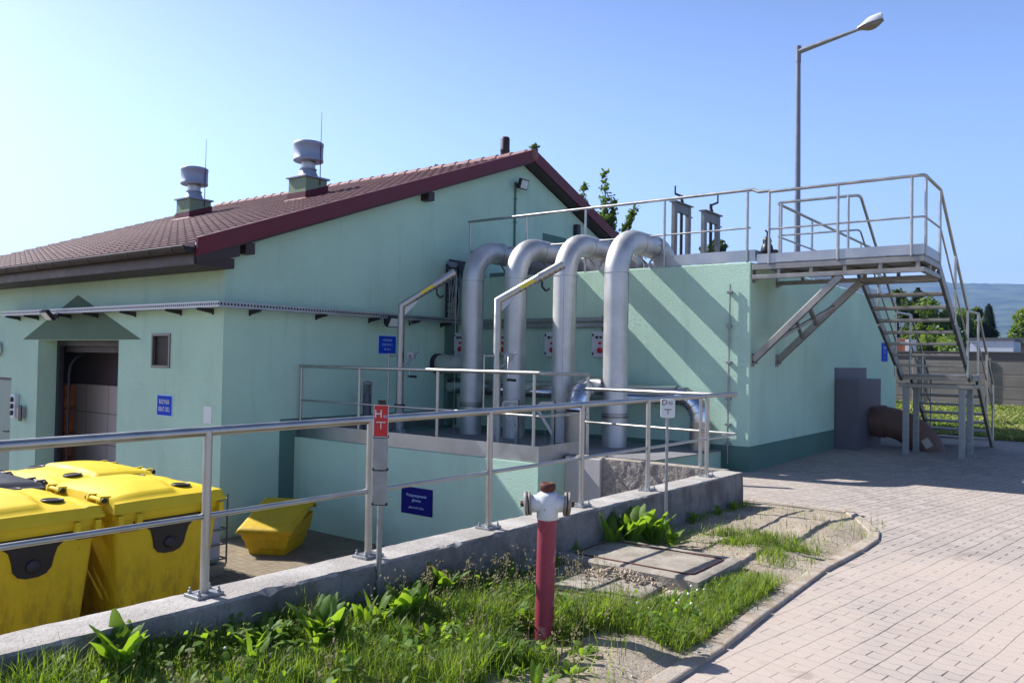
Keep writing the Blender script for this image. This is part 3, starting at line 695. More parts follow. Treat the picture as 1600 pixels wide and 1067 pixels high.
sign('pump_station_sign', 'narrow blue sign with text lines on the right wall near the stairs', (PX,20.55,.30), Y3, .62, .46, 'blue', 'pale_blue', [(.1,.1,'KOMORA'),(.1,0,'OB. 1'),(.07,-.13,'nr 4')], 'pale_blue', .012)
t = thing('wall_conduit', 'thin vertical steel conduit clipped to the sunlit striped wall', 'conduit')
m = MB(); m.tube([(-4.87,PY-.035,1.2),(-4.885,PY-.035,-1.55)], .013, 8); m.build('tube', M['galv'], t)
for z in (1.08,.55,.0,-.55,-.95,-1.25): m = MB(); m.box((-4.92,PY-.06,z-.02),(-4.84,PY,z+.02)); m.build('clip', M['galv'], t, .004)

# ------------------------------------------------------------------ railings
def railing(name, label, posts, top, mids, rt=.0242, rm=.015, rp=.021, mat='steel', group=None, plates=None, foot=None):
    t = thing(name, label, 'railing', group=group)
    m = MB(); m.tube(top, rt, 14); m.build('handrail', M[mat], t)
    for q in mids: m = MB(); m.tube(q, rm, 10); m.build('midrail', M[mat], t)
    for (x, y, z0, z1) in posts:
        m = MB(); m.tube([(x,y,z0),(x,y,z1)], rp, 12); m.build('post', M[mat], t)
        if plates:
            m = MB(); m.obox((x,y,z0+.008),(1,.0235,0),(-.0235,1,0),Z3,.06,.075,.008)
            for a, b in ((-.04,-.055),(.04,.055),(-.04,.055),(.04,-.055)): m.lathe([(.011,.016),(.011,.03),(.006,.03),(.006,.045),(0,.046)], (x+a,y+b,z0), Z3, 6, False)
            m.build('base_plate', M['galv'], t, .003)
    return t
zt = 2.63
railing('railing', 'upper steel railing along the pump station roof edge behind the pipes', [(x,PY+.02,PT,zt) for x in (-10.15,-8.79,-7.53,-6.02,-4.63)],
        rpath([(-10.2,PY+.02,zt),(-4.55,PY+.02,zt),(-4.45,PY+.0,zt-.05),(-4.28,PY+.0,zt-.05)], .06), [[(-10.15,PY+.02,2.05),(-4.58,PY+.02,2.05)]])
railing('railing', 'side steel railing running back along the pump station right edge', [(PX-.03,y,PT,2.62) for y in (13.36,15.09,16.8,18.5,20.2)],
        [(PX-.03,13.3,2.62),(PX-.03,21.4,2.62)], [[(PX-.03,13.3,2.08),(PX-.03,21.4,2.08)]])

# ------------------------------------------------------------------ steel staircase with landing
LX, LY0, LY1, LZ = -2.17, 12.0, 13.17, 1.5
sc = thing('steel_staircase', 'grey steel staircase with braced landing and open treads at the right wall', 'staircase')
m = MB()
m.box((PX+.02,LY0,1.40),(LX,LY0+.06,1.475)); m.box((PX+.02,LY1-.06,1.40),(LX,LY1,1.475)); m.box((LX-.06,LY0+.06,1.40),(LX,LY1-.06,1.475))
for i in range(5): x = PX+.35+.45*i; m.box((x,LY0+.06,1.40),(x+.04,LY1-.06,1.46))
m.build('landing_frame', M['galv_beam'], sc, .006)
m = MB()
m.box((PX+.02,LY0,1.26),(LX,LY0+.06,1.325)); m.box((PX+.02,LY1-.06,1.26),(LX,LY1,1.325)); m.box((LX-.06,LY0+.06,1.26),(LX,LY1-.06,1.325))
for i in range(5):
    x = PX+.4+.47*i
    for y in (LY0,LY1-.06): m.box((x,y+.01,1.325),(x+.05,y+.05,1.40))
m.box((LX-.055,LY0+.5,1.325),(LX-.01,LY0+.56,1.4))
m.build('lower_frame', M['galv_beam'], sc, .006)
m = MB(); m.box((PX+.02,LY0+.01,1.478),(LX-.01,LY1-.01,1.5)); m.build('landing_deck', M['slab'], sc)
m = MB(); m.box((PX+.1,LY0,1.502),(LX,LY0+.012,1.635)); m.box((LX-.012,LY0+.012,1.502),(LX,LY1,1.635)); m.build('kick_plate', M['steel_plate'], sc)
for y in (LY0+.11, LY1+.02):
    m = MB(); pass
    for z, za_, zb_ in ((1.27,1.22,1.46),(.0,-.06,.14)): m = MB(); m.box((PX-.001,y-.06,za_),(PX+.02,y+.06,zb_)); m.lathe([(.018,-.005),(.018,.05),(0,.05)], (PX+.02,y+.03,z), X3, 6, False); m.lathe([(.018,-.005),(.018,.05),(0,.05)], (PX+.02,y-.03,z-.01), X3, 6, False); m.build('wall_bracket', M['galv_beam'], sc, .004)
    yy = y-.05 if y < 12.5 else y-.06
    m = MB(); m.bar((PX+.02,y,.04),(-3.25,yy,1.27),.07,.1); m.build('brace', M['galv_beam'], sc, .008)
m = MB(); ya, yb2 = LY0+.11, LY1+.02
at = lambda s: (PX+.02+(-3.25-PX-.02)*s, .04+1.23*s)
p1 = at(.22); p2 = at(.72); p3 = at(.55)
m.bar((p1[0],ya,p1[1]),(p2[0],yb2,p2[1]),.05,.05); m.bar((p2[0]-.1,ya,p2[1]-.1),(p3[0]-.1,yb2,p3[1]-.1),.06,.06); m.bar((p1[0]+.1,yb2,p1[1]+.1),(p1[0]+.35,ya,p1[1]+.35),.045,.06)
m.build('cross_brace', M['galv_beam'], sc, .006)
SX0, SX1 = -3.30, -2.2
MZ = -.16                                        # middle landing
def flight(y0, z0, y1, z1, n, first=1):
    for x in (SX0, SX1):
        m = MB(); m.bar((x,y0,z0-.05),(x,y1,z1-.05),.05,.16); m.build('stringer', M['galv_beam'], sc, .006)
    for k in range(first, n):
        y = y0+(y1-y0)*(k-.35)/n; z = z0+(z1-z0)*k/n
        m = MB(); m.box((SX0+.027,y-.1,z-.045),(SX1-.027,y+.16,z)); m.build('tread', M['galv_beam'], sc, .006)
flight(13.2, 1.48, 16.25, MZ, 9)
flight(17.1, MZ-.02, 19.3, -1.62, 8)
m = MB()
for z0 in (MZ-.06, MZ-.2): m.box((SX0-.05,16.22,z0-.04),(SX1+.06,16.28,z0+.03)); m.box((SX0-.05,17.05,z0-.04),(SX1+.06,17.11,z0+.03)); m.box((SX0-.05,16.28,z0-.04),(SX0+.01,17.05,z0+.03)); m.box((SX1+.0,16.28,z0-.04),(SX1+.06,17.05,z0+.03))
m.box((SX0-.04,16.23,MZ-.028),(SX1+.05,17.1,MZ)); m.build('middle_landing', M['galv_beam'], sc, .005)
for x, y in ((-3.24,16.3),(-2.33,16.3),(-3.2,17.0),(-2.3,17.0)):
    m = MB(); m.box((x-.05,y-.05,-1.65),(x+.05,y+.05,MZ-.24)); m.box((x-.1,y-.1,-1.652),(x+.1,y+.1,-1.635)); 
    for a in (-.075,.075): m.lathe([(.014,0),(.014,.05),(0,.05)], (x+a,y-a,-1.64), Z3, 6, False)
    m.build('leg', M['galv'], sc, .006)
# landing and stair rails
def stair_rail(x, pts, posts, mid):
    m = MB(); m.tube(rpath(pts, .09), .0225, 12); m.build('handrail', M['steel'], sc)
    m = MB(); m.tube(rpath(mid, .07), .014, 8); m.build('midrail', M['steel'], sc)
    for p in posts: m = MB(); m.tube([p[:3], (p[0],p[1],p[3])], .02, 10); m.build('post', M['steel'], sc)
hz = 2.56
stair_rail(0, [(-4.28,LY0,hz),(LX,LY0,hz),(LX,LY1-.02,hz),(LX,15.75,.94),(LX,16.98,.96),(LX,19.05,-.36),(LX,19.05,-.9)],
           [(-4.28,LY0,1.48,hz),(-3.29,LY0,1.48,hz),(-2.33,LY0,1.48,hz),(LX,LY0+.08,1.48,hz),(LX,LY1-.05,1.48,hz),(LX,14.45,.65,1.76),(LX,15.72,-.2,.94),(LX,16.95,-.2,.96),(LX,18.1,-.9,.23),(LX,19.02,-1.5,-.36)],
           [(-4.28,LY0,2.0),(LX,LY0,2.0),(LX,LY1-.02,2.0),(LX,15.75,.42),(LX,16.98,.42),(LX,19.05,-.85)])
stair_rail(0, [(PX+.02,13.2,2.62),(SX0,13.24,2.62),(SX0,15.75,.94),(SX0,16.98,.96),(SX0,19.05,-.36),(SX0,19.05,-.9)],
           [(PX+.05,13.2,1.48,2.62),(-3.47,13.22,1.48,2.62),(SX0,14.45,.65,1.81),(SX0,15.72,-.2,.94),(SX0,16.95,-.2,.96),(SX0,18.1,-.9,.23),(SX0,19.02,-1.5,-.36)],
           [(PX+.02,13.2,2.08),(SX0,13.24,2.08),(SX0,15.75,.42),(SX0,16.98,.42),(SX0,19.05,-.85)])
t = thing('valve_actuator', 'small black actuator with a hook standing behind the landing kick plate', 'actuator')
m = MB(); m.lathe([(.0,0),(.09,0),(.1,.05),(.08,.13),(.06,.16),(.07,.2),(.05,.26),(0,.28)], (-4.47,12.45,PT+.16), Z3, 14); m.tube([(-4.47,12.45,PT+.4),(-4.47,12.45,PT+.5),(-4.5,12.45,PT+.53)], .015, 6); m.build('body', M['dark'], t)
m = MB(); m.box((-4.42,12.4,PT+.12),(-4.3,12.5,PT+.22)); m.build('motor', M['dark'], t, .02)

# penstock frames
def penstock(x, y, h, label, hand):
    t = thing('sluice_gate', label, 'sluice gate', group='sluice gate frames on the pump station roof')
    for dy in (-.3, .3):
        m = MB(); m.box((x-.035,y+dy-.06,PT),(x+.035,y+dy+.06,PT+h)); m.box((x-.037,y+dy-.062,PT+h-.36),(x+.037,y+dy+.062,PT+h-.35)); m.build('column', M['gate'], t, .004)
    m = MB(); m.box((x-.07,y-.38,PT+h),(x+.07,y+.40,PT+h+.02)); m.box((x-.03,y-.24,PT+h-.17),(x+.03,y+.24,PT+h-.002)); m.box((x-.06,y+.362,PT+h-.2),(x+.04,y+.42,PT+h-.18)); m.build('head_beam', M['gate'], t)
    m = MB(); m.tube([(x,y,PT),(x,y,PT+h+.18)], .03, 10); m.build('spindle', M['dark'], t)
    m = MB(); z = PT+h+.16; m.lathe([(.05,0),(.04,.05),(.03,.07),(0,.07)], (x,y,PT+h+.02), Z3, 10)
    m.bar((x,y,z),(x+hand*.1,y+hand*.075,z+.05),.035,.035); m.tube([(x+hand*.1,y+hand*.075,z+.035),(x+hand*.1,y+hand*.075,z+.2)], .016, 8); m.build('crank', M['dark'], t)
penstock(-6.80, 14.3, 1.46, 'taller sluice gate frame left of its twin on the pump station roof', -1)
penstock(-6.14, 14.15, 1.2, 'shorter sluice gate frame right of its twin on the pump station roof', 1)

# ------------------------------------------------------------------ pump chamber (tank) with slab
tk = thing('pump_chamber', 'low mint green concrete chamber carrying the pipes and the davit cranes', 'chamber')
TX, TY = -5.78, 8.226
m = MB(); m.prism([(GX+.005,TY),(TX,TY),(TX,9.35),(-5.5,9.35),(-5.0,PY-.007),(GX+.005,PY-.007)], (0,0,YF-.05), X3, Y3, Z3, -1.36-YF+.05); m.build('wall', M['mint'], tk)
m = MB(); m.prism([(GX+.105,TY+.04),(TX-.04,TY+.04),(TX-.04,9.30),(-5.2,9.30),(-4.95,PY-.008),(GX+.105,PY-.008)], (0,0,-1.3595), X3, Y3, Z3, .012); m.build('slab', M['slab'], tk)
m = MB(); m.prism([(GX+.005,TY),(TX,TY),(TX,9.35),(TX-.12,9.35),(TX-.12,TY+.12),(GX+.005,TY+.12)], (0,0,-1.36), X3, Y3, Z3, .07); m.build('rim', M['mint'], tk)
m = MB(); m.box((GX+.01,TY+.035,-1.285),(TX-.02,TY+.045,-1.08)); m.box((TX-.03,TY+.045,-1.285),(TX-.02,9.33,-1.08)); m.box((GX+.0105,TY+.045,-1.285),(GX+.0205,11.9,-1.09)); m.build('kick_plate', M['steel_plate'], tk)
railing('railing', 'steel railing round the pump chamber slab in front of the davit cranes', [(x,TY+.06,-1.29,-.175) for x in (GX+.06,-9.08,-7.52,-5.9)] + [(-5.79,9.38,-1.29,-.2)],
        rpath([(GX+.04,TY+.06,-.175),(TX-.01,TY+.06,-.175),(TX-.01,9.40,-.2)], .05), [rpath([(GX+.06,TY+.06,-.71),(TX-.01,TY+.06,-.71),(TX-.01,9.38,-.72)], .05)])
sign('chamber_sign', 'navy blue sign reading Przepompownia główna on the chamber front wall', (-7.81,TY,-1.985), X3, .59, .37, 'navy', 'navy', sx=1.0, lines=[(.058,.075,'Przepompownia'),(.058,.01,'główna'),(.04,-.09,'głębokość 3,20m')], tcol='pale_blue', border=.01)
# four big pipes
def big_pipe(x, label, z_ring):
    t = thing('swan_neck_pipe', label, 'pipe', group='four big steel swan neck pipes')
    r_, ya, rb = .193, 11.2, .56; za = 1.93; yc = 12.45
    pts = [(x,ya,-1.36),(x,ya,za-rb)] + [p for p in arc((x,ya+rb,za-rb), (0,-1,0), Z3, rb, 0, R(90), 12)] + [(x,yc-.1,za)] + arc((x,yc,za-rb), (0,1,0), Z3, rb, R(90), 0, 12) + [(x,yc+rb,PT+.0)]
    m = MB(); m.tube(pts, r_, 36); m.build('pipe', M['steel_matte'], t)
    m = MB(); m.tube([(x,ya,za-rb-.006),(x,ya,za-rb+.006)], r_+.004, 36); m.build('weld_seam', M['steel_plate'], t); m = MB(); m.tube([(x,ya+rb+.1,za),(x,ya+rb+.112,za)], r_+.004, 36); m.build('weld_seam', M['steel_plate'], t)
    m = MB(); m.tube([(x,yc-.09,za),(x,yc-.05,za)], r_+.008, 36); m.box((x+r_-.02,yc-.1,za-.02),(x+r_+.06,yc-.04,za+.02)); m.build('clamp', M['galv'], t)
    m = MB(); m.tube([(x,ya,z_ring),(x,ya,z_ring+.04)], r_+.012, 36); m.tube([(x,ya,z_ring+.055),(x,ya,z_ring+.075)], r_+.008, 36); m.build('flange_ring', M['galv_beam'], t)
    m = MB()
    for dx in (-.05,.05): m.tube(rpath([(x+dx,12.2,PT),(x+dx,12.2,PT+.1),(x+dx*3.2,12.2,za-.14)], .06), .018, 8)
    m.box((x-.12,12.15,PT),(x+.12,12.25,PT+.012)); m.build('fork_support', M['steel'], t)
    return t
big_pipe(-9.36, 'swan neck pipe nearest the gable wall, partly behind the left davit', -.86)
big_pipe(-8.40, 'swan neck pipe behind the right davit, second from the gable wall', -.9)
big_pipe(-7.39, 'swan neck pipe between the two right control boxes', -.92)
big_pipe(-6.42, 'swan neck pipe nearest the sunlit striped wall', -.9)
# header pipes behind and low ducts
t = thing('header_pipe', 'shiny clad low pipe running behind the big pipes with an elbow at its end', 'pipe')
hp = [(-10.3,11.74,-.53),(-5.6,11.74,-.53)] + arc((-5.6,11.74,-.9), Z3, X3, .37, 0, R(90), 5) + [(-5.23,11.74,-.92)]
m = MB(); m.tube(hp, .15, 24); m.build('cladding', M['duct_shiny'], t)
m = MB(); m.tube([(-5.23,11.74,-.92),(-5.23,11.74,-1.36)], .158, 24); m.build('lower_section', M['duct_tan'], t)
m = MB()
for i in (1,2,3,4,5,6): 
    a = Vector(hp[i]); d = (Vector(hp[min(i+1,len(hp)-1)])-Vector(hp[i-1])).normalized(); m.tube([a-d*.006,a+d*.006], .155, 24)
m.build('seam_ring', M['galv'], t)
t = thing('clad_duct', 'shiny segmented elbow duct rising from the slab in front of the big pipes', 'duct')
hp = [(-6.72,10.55,-.78)] + arc((-6.72,10.9,-.78), (0,-1,0), Z3, .35, R(20), R(90), 4) + [(-6.72,11.6,-.43)]
m = MB(); m.tube(hp, .17, 24); m.build('elbow', M['duct_shiny'], t)
m = MB(); m.tube([(-6.72,10.55,-.79),(-6.72,10.55,-1.36)], .178, 24); m.build('lower_section', M['duct_tan'], t)
m = MB()
for i in (0,1,2,3,4):
    a = Vector(hp[i]); d = (Vector(hp[i+1])-Vector(hp[max(i-1,0)])).normalized(); m.tube([a-d*.006,a+d*.006], .175, 24)
m.build('seam_ring', M['galv'], t)
t = thing('stub_pipe', 'short horizontal steel pipe from the gable wall to the first big pipe', 'pipe')
m = MB(); m.tube([(GX+.1,11.5,-.12),(-9.5,11.4,-.12)], .17, 24); m.build('pipe', M['steel_matte'], t)
m = MB(); m.tube([(GX+.004,11.5,-.12),(GX+.1,11.5,-.12)], .19, 24); m.build('flange', M['dark_metal'], t)
t = thing('vent_elbow', 'dull steel ball shaped elbow behind the leftmost swan neck pipe', 'pipe')
m = MB(); m.tube([(-10.13,12.25,PT)] + arc((-9.95,12.25,1.86), (-1,0,0), Z3, .18, 0, R(90), 8) + [(-9.5,12.25,2.04)], .15, 24); m.build('pipe', M['galv'], t)
m = MB(); m.box((-9.3,12.75,PT+.01),(-6.9,12.95,PT+.35)); tag(m.build('channel_cover', M['steel_plate'], None, .01), 'long steel channel cover on the roof behind the pipes', 'cover')
# control boxes
for x, lab in ((-10.26,'control box beside the leftmost swan neck pipe, in the wall corner'),(-9.22,'control box half hidden behind the right davit post'),(-8.13,'control box left of the third swan neck pipe'),(-7.15,'control box left of the rightmost swan neck pipe')):
    t = thing('control_box', 'grey ' + lab, 'control box', (x,PY,.265), 'control boxes with red buttons on the pipe wall')
    m = MB(); m.box((-.13,-.13,-.215),(.13,0,.215)); m.build('housing', M['white'], t, .008)
    for px_, pz, rr, mt, nm in ((-.02,.12,.022,'dark','knob'),(.06,.12,.02,'dark_metal','knob'),(.045,.02,.026,'red_btn','pilot_lamp'),(.045,-.1,.048,'red_btn','stop_button')):
        m = MB(); m.lathe([(rr,0),(rr,.035),(rr*.8,.045),(0,.048)], (px_,-.13,pz), (0,-1,0), 16); m.build(nm, M[mt], t)
    m = MB()
    for z in (-.16,.16): m.box((-.12,-.137,z-.02),(-.09,-.13,z+.02))
    m.build('hinge', M['dark'], t)
t = thing('cable_duct', 'double horizontal cable duct on the wall behind the pipes', 'cable duct')
for z in (.56,.66): m = MB(); m.box((-9.9,PY-.07,z),(-7.05,PY-.001,z+.07)); m.build('channel', M['galv'], t, .006)
m = MB(); m.box((-7.12,PY-.06,.3),(-7.0,PY-.001,.75)); m.build('end_cover', M['dark_metal'], t, .005)
# davit cranes
def davit(x, y, zb, tip, label, sun):
    t = thing('davit_crane', label, 'crane', group='two steel davit cranes')
    d = (Vector(tip)-Vector((x,y,zb))); h = Vector((d.x,d.y,0)).normalized(); dn = d.normalized()
    m = MB(); m.tube([(x,y,-1.36),(x,y,-.78)], .075, 20); m.box((x-.12,y-.12,-1.36),(x+.12,y+.12,-1.34))
    s = h.cross(Z3)
    for q in (h,-h,s,-s): m.prism([(.06,0),(.15,0),(.06,.22)], Vector((x,y,-1.34))-q.cross(Z3)*.005, q, Z3, q.cross(Z3), .01)
    m.build('socket', M['galv'], t)
    m = MB(); m.tube([(x,y,-.8),(x,y,-.77)], .09, 20); m.build('collar', M['dark'], t)
    m = MB(); m.tube([(x,y,-.78),(x,y,zb),tip], .062, 20); m.build('mast', M['steel'], t)
    e = Vector(tip); q0 = e-dn*.42
    m = MB(); m.tube([q0, e], .07, 20); m.build('sleeve', M['steel'], t)
    up = s.cross(dn); up = up if up.z > 0 else -up
    for k in range(9): m = MB(); p = e - dn*(.08+.085*k) - up*.045 + s*.045; m.tube([p, p+s*.025], .009, 8); m.build('pin_hole', M['dark'], t)
    m = MB(); b0 = Vector((x,y,zb)); m.prism([(0,0),(.2,.12),(.2,.05),(.0,-.16)], b0+h*.055-Z3*.0-s*.006, h, Z3, s, .012); m.build('gusset', M['steel_plate'], t)
    m = MB(); p = b0 + dn*.5 - up*.0 + s*.062; m.obox(p, dn, up, s, .12, .022, .004); m.build('yellow_label', M['yel'], t)
    m = MB(); p = e-dn*.4-up*.07; m.tube(rpath([p, p-Z3*.08, p-Z3*.15+h*.06, p-Z3*.1+h*.11], .05), .016, 8); m.build('hook', M['dark'], t)
    wz = .02
    m = MB(); c = Vector((x,y,wz))+h*.17; m.obox(c, h, s, Z3, .07, .06, .05); m.tube([c-s*.09, c+s*.09], .065, 14); m.obox(c+h*.07+Z3*.02, Vector(h)*.7+Z3*.7, s, Vector(h)*-.7+Z3*.7, .07, .05, .012)
    m.bar(Vector((x,y,wz-.15))+h*.05, c+h*.03-Z3*.04, .05, .03); m.build('winch', M['galv'], t, .006)
    m = MB(); a = c+s*.1; m.tube([a, a+s*.05, a+s*.05-Z3*.32, a+s*.05-Z3*.33], .012, 8); m.build('crank_arm', M['steel'], t)
    m = MB(); a = a+s*.05-Z3*.33; m.tube([a-h*.02, a+h*.12-Z3*.01], .02, 10); m.build('grip', M['dark'], t)
    m = MB(); m.tube([c, b0+dn*.12-up*.07+h*.02], .004, 5); p=e-dn*.02-up*.06; m.tube([p, Vector((p.x,p.y,-1.3))], .004, 5); m.build('cable', M['galv'], t)
    m = MB(); a = Vector((x,y,.03))-h*.19; m.tube([Vector((x,y,.03)), a], .022, 8); m.tube([a+Z3*.02, a-Z3*.85], .014, 8); m.build('stay_rod', M['steel'], t)
davit(-9.45, 9.5, .83, (-8.75,10.02,1.39), 'shaded steel davit crane near the gable wall', 0)
davit(-7.49, 9.55, .86, (-6.72,10.13,1.42), 'sunlit steel davit crane in front of the second swan neck pipe', 1)
for x, y, lab in ((-7.62,10.25,'bent steel pulley stand just right of the sunlit davit'),(-7.02,10.37,'bent steel pulley stand left of the shiny elbow duct')):
    t = thing('pulley_stand', lab, 'stand', group='two small steel pulley stands on the slab')
    h = Vector((-.8,-.6,0)); b = Vector((x,y,-1.36)); top = b+Z3*.72
    m = MB(); m.bar(b, top, .05, .06); m.build('post', M['steel_plate'], t, .005)
    m = MB(); m.bar(top-Z3*.03-h*.02, top-Z3*.03+h*.2, .05, .05); m.bar(top+h*.2-Z3*.03, top+h*.24-Z3*.16, .05, .05); m.bar(top+h*.24-Z3*.14, b+Z3*.2, .04, .05); m.build('arm', M['steel_plate'], t, .005)
    m = MB(); m.tube([top+h*.12-Z3*.05, b+h*.12], .004, 5); m.build('cable', M['galv'], t)
t = thing('pipe_vent', 'dark slotted vent pipe standing by the gable wall behind the railing', 'vent pipe')
m = MB(); m.lathe([(.07,0),(.07,.72)], (-10.05,9.35,-1.36), Z3, 18); m.build('pipe', M['galv_dark'] if 'galv_dark' in M else M['dark_metal'], t)
m = MB(); m.lathe([(.078,.9),(.078,.93),(0,.95)], (-10.05,9.35,-1.36), Z3, 18)
for k in range(10): a = k*.628; m.box((-10.05+.063*math.cos(a)-.008,9.35+.063*math.sin(a)-.008,-.64),(-10.05+.063*math.cos(a)+.008,9.35+.063*math.sin(a)+.008,-.46))
m.build('slotted_cap', M['galv'], t)

# ------------------------------------------------------------------ low retaining wall with railing
def swept_wall(y0, y1, zt_, zb, wl, wr, n, cx):
    m = MB(); vs = []; 
    for i in range(n+1):
        y = y0+(y1-y0)*i/n; c = cx(y); j = lambda s, q: s*mnoise.noise((y*3.1, q*7.7, 1.3)) + s*.6*mnoise.noise((y*11, q*3.3, 4.1))
        ch = max(0, mnoise.noise((y*7,9,2))-.15)*.05 + .006*abs(mnoise.noise((y*40,3,3))); c2 = .012+.012*abs(mnoise.noise((y*26,1,8))); pts = [(-wl, zb),(-wl+j(.008,1), zt_-.02),(-wl+.012+j(.01,2), zt_-.003+j(.004,3)),(-wl*.3, zt_+j(.004,4)),(wr*.35, zt_+j(.004,5)),(wr-.008-ch+j(.008,6), zt_-.002+j(.003,7)),(wr+j(.006,8), zt_-c2-ch*.8),(wr+.004+j(.008,10), zt_-.2),(wr+.008+j(.008,11),zt_-.35),(wr+.01, zb)]
        vs += [(c+a, y, z) for a, z in pts]
    k = 10; m.add(vs, [(i*k+q, (i+1)*k+q, (i+1)*k+q+1, i*k+q+1) for i in range(n) for q in range(k-1)], True)
    m.add(vs[:k], [tuple(range(k))[::-1]]); m.add(vs[-k:], [tuple(range(k))]); return m
rw = thing('low_wall', 'low pale concrete wall with broken sunlit top edge, carrying the front railing', 'wall')
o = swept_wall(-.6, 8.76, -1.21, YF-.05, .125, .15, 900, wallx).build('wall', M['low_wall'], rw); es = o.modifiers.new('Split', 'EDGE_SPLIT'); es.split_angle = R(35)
rw2 = thing('return_wall', 'short rough concrete return wall closing the yard at its far right end', 'wall')
m = MB()
def rwf(a, b): 
    x = -5.78+ (wallx(8.9)-.1+5.78)*a; d = .015*mnoise.noise((x*8, b*9, 1))+.01*mnoise.noise((x*25,b*25,3)); return (x, 8.86+d, YF-.05+(-1.235-YF+.05)*b)
m.grid(90, 60, rwf); m.build('rough_face', M['concrete_rough'], rw2)
m = MB(); m.box((-5.779,8.87,YF-.05),(wallx(8.9)-.11,9.02,-1.225)); m.build('core', M['concrete_old'], rw2, .015)
m = MB(); m.box((-5.778,8.82,YF-.05),(-5.25,8.866,-1.24)); M['concrete_smooth'] = simple('smooth_concrete', (186,182,180), .9, 0, .06, 2, .2, 40); m.build('smooth_face', M['concrete_smooth'], rw2, .01)
posts = [(wallx(y)+.002, y, -1.21, -.40+.005*y) for y in (1.2,2.36,3.44,4.57,5.76,6.88,8.15)]
hr = lambda y: -.405+.0055*y
top = [(wallx(-.6),-.6,hr(-.6)),(wallx(8.9)-.02,8.95,hr(8.9)),]
railing('railing', 'front steel railing with handrail bolted on the low concrete wall', posts, top, [[(wallx(-.6),-.6,-.815),(wallx(8.9),8.92,-.815)]], .0242, .0145, .0225, plates=True)
railing('railing', 'short cross railing joining the chamber railing to the front railing', [(-3.98,8.95,-1.24,-.385)], [(-5.77,9.38,-.375),(-5.6,8.98,-.375),(wallx(8.9)-.02,8.95,-.375)], [[(-5.77,9.38,-.80),(-5.6,8.98,-.80),(wallx(8.9)-.02,8.95,-.81)]], .021, .014)

# ------------------------------------------------------------------ signs on posts
dcam = Vector((.66,-.75,0)).normalized()
def post_sign(): pass
t = thing('hydrant_sign', 'hydrant marker post with red plate H 80 above two blank grey plates', 'sign')
ux = Vector((.80,.60,0)); n = ux.cross(Z3); b = Vector((-3.5,3.375,0))
m = MB(); m.tube([(b.x,b.y,-1.7),(b.x,b.y,-.262)], .016, 10); m.build('post', M['galv'], t)
m = MB(); m.obox((b.x,b.y,-.275), ux, n, Z3, .022, .02, .02); m.build('post_cap', M['dark'], t, .004)
for z0_, z1_, mt, nm in ((-.472,-.284,'red','red_plate'),(-.664,-.478,'galv','blank_plate'),(-.866,-.670,'galv','blank_plate')):
    m = MB(); m.obox(b+n*.024+Z3*((z0_+z1_)/2), ux, n, Z3, .0435, .003, (z1_-z0_)/2); po = m.build(nm, M[mt], t, .003)
    m = MB()
    for sx in (-1,1): m.obox(b+n*.016+ux*sx*.040+Z3*(z0_+.004), ux, n, Z3, .006, .012, .007)
    m.obox(b+n*.018+Z3*(z0_-.002), ux, n, Z3, .040, .004, .003); m.build('plate_clip', M['dark'], po)
    if mt == 'red':
        m = MB(); q = b+n*.0278+Z3*((z0_+z1_)/2)
        for dx in (-.042,.042): m.obox(q+ux*dx, ux, n, Z3, .0014, .0006, .092)
        for dz in (-.092,.092): m.obox(q+Z3*dz, ux, n, Z3, .0406, .0006, .0014)
        m.build('white_edge', M['paper'], po)
text_mesh('H', .066, b+n*.0285-ux*.016+Z3*(-.338), ux, Z3, M['paper'], 'lettering', t, .001)
text_mesh('80', .024, b+n*.0285+ux*.025+Z3*(-.352), ux, Z3, M['pale_blue'], 'lettering', t, .001)
m = MB(); q = b+n*.0283
m.obox(q+Z3*(-.385), ux, n, Z3, .028, .0006, .0025); m.obox(q+Z3*(-.405), ux, n, Z3, .0022, .0006, .02); m.build('t_mark', M['paper'], t)
t = thing('drain_sign', 'small white rounded marker plate with D and T marks on a thin post', 'sign')
b = Vector((-3.25,6.6,0)); m = MB(); m.tube([(b.x,b.y,-1.65),(b.x,b.y,-.5)], .014, 10); m.build('post', M['galv'], t)
poly = []
for cx, cz, a0 in ((.045,-.405+.055,0),(-.045,-.405+.055,90),(-.045,-.405-.075,180),(.045,-.405-.075,270)): poly += [(cx+.018*math.cos(R(a0+18*k)), cz+.018*math.sin(R(a0+18*k))) for k in range(6)]
m = MB(); m.prism(poly, b+n*.016, ux, Z3, n, .012); m.build('plate', M['paper'], t, .002)
text_mesh('D', .07, b+n*.0295-ux*.03+Z3*(-.365), ux, Z3, M['dark'], 'lettering', t, .001)
text_mesh('50', .04, b+n*.0295+ux*.022+Z3*(-.37), ux, Z3, M['dark'], 'lettering', t, .001)
m = MB(); q = b+n*.0288; m.obox(q+Z3*(-.425), ux, n, Z3, .032, .0008, .0035); m.obox(q+Z3*(-.447), ux, n, Z3, .003, .0008, .02); m.build('t_mark', M['dark'], t)

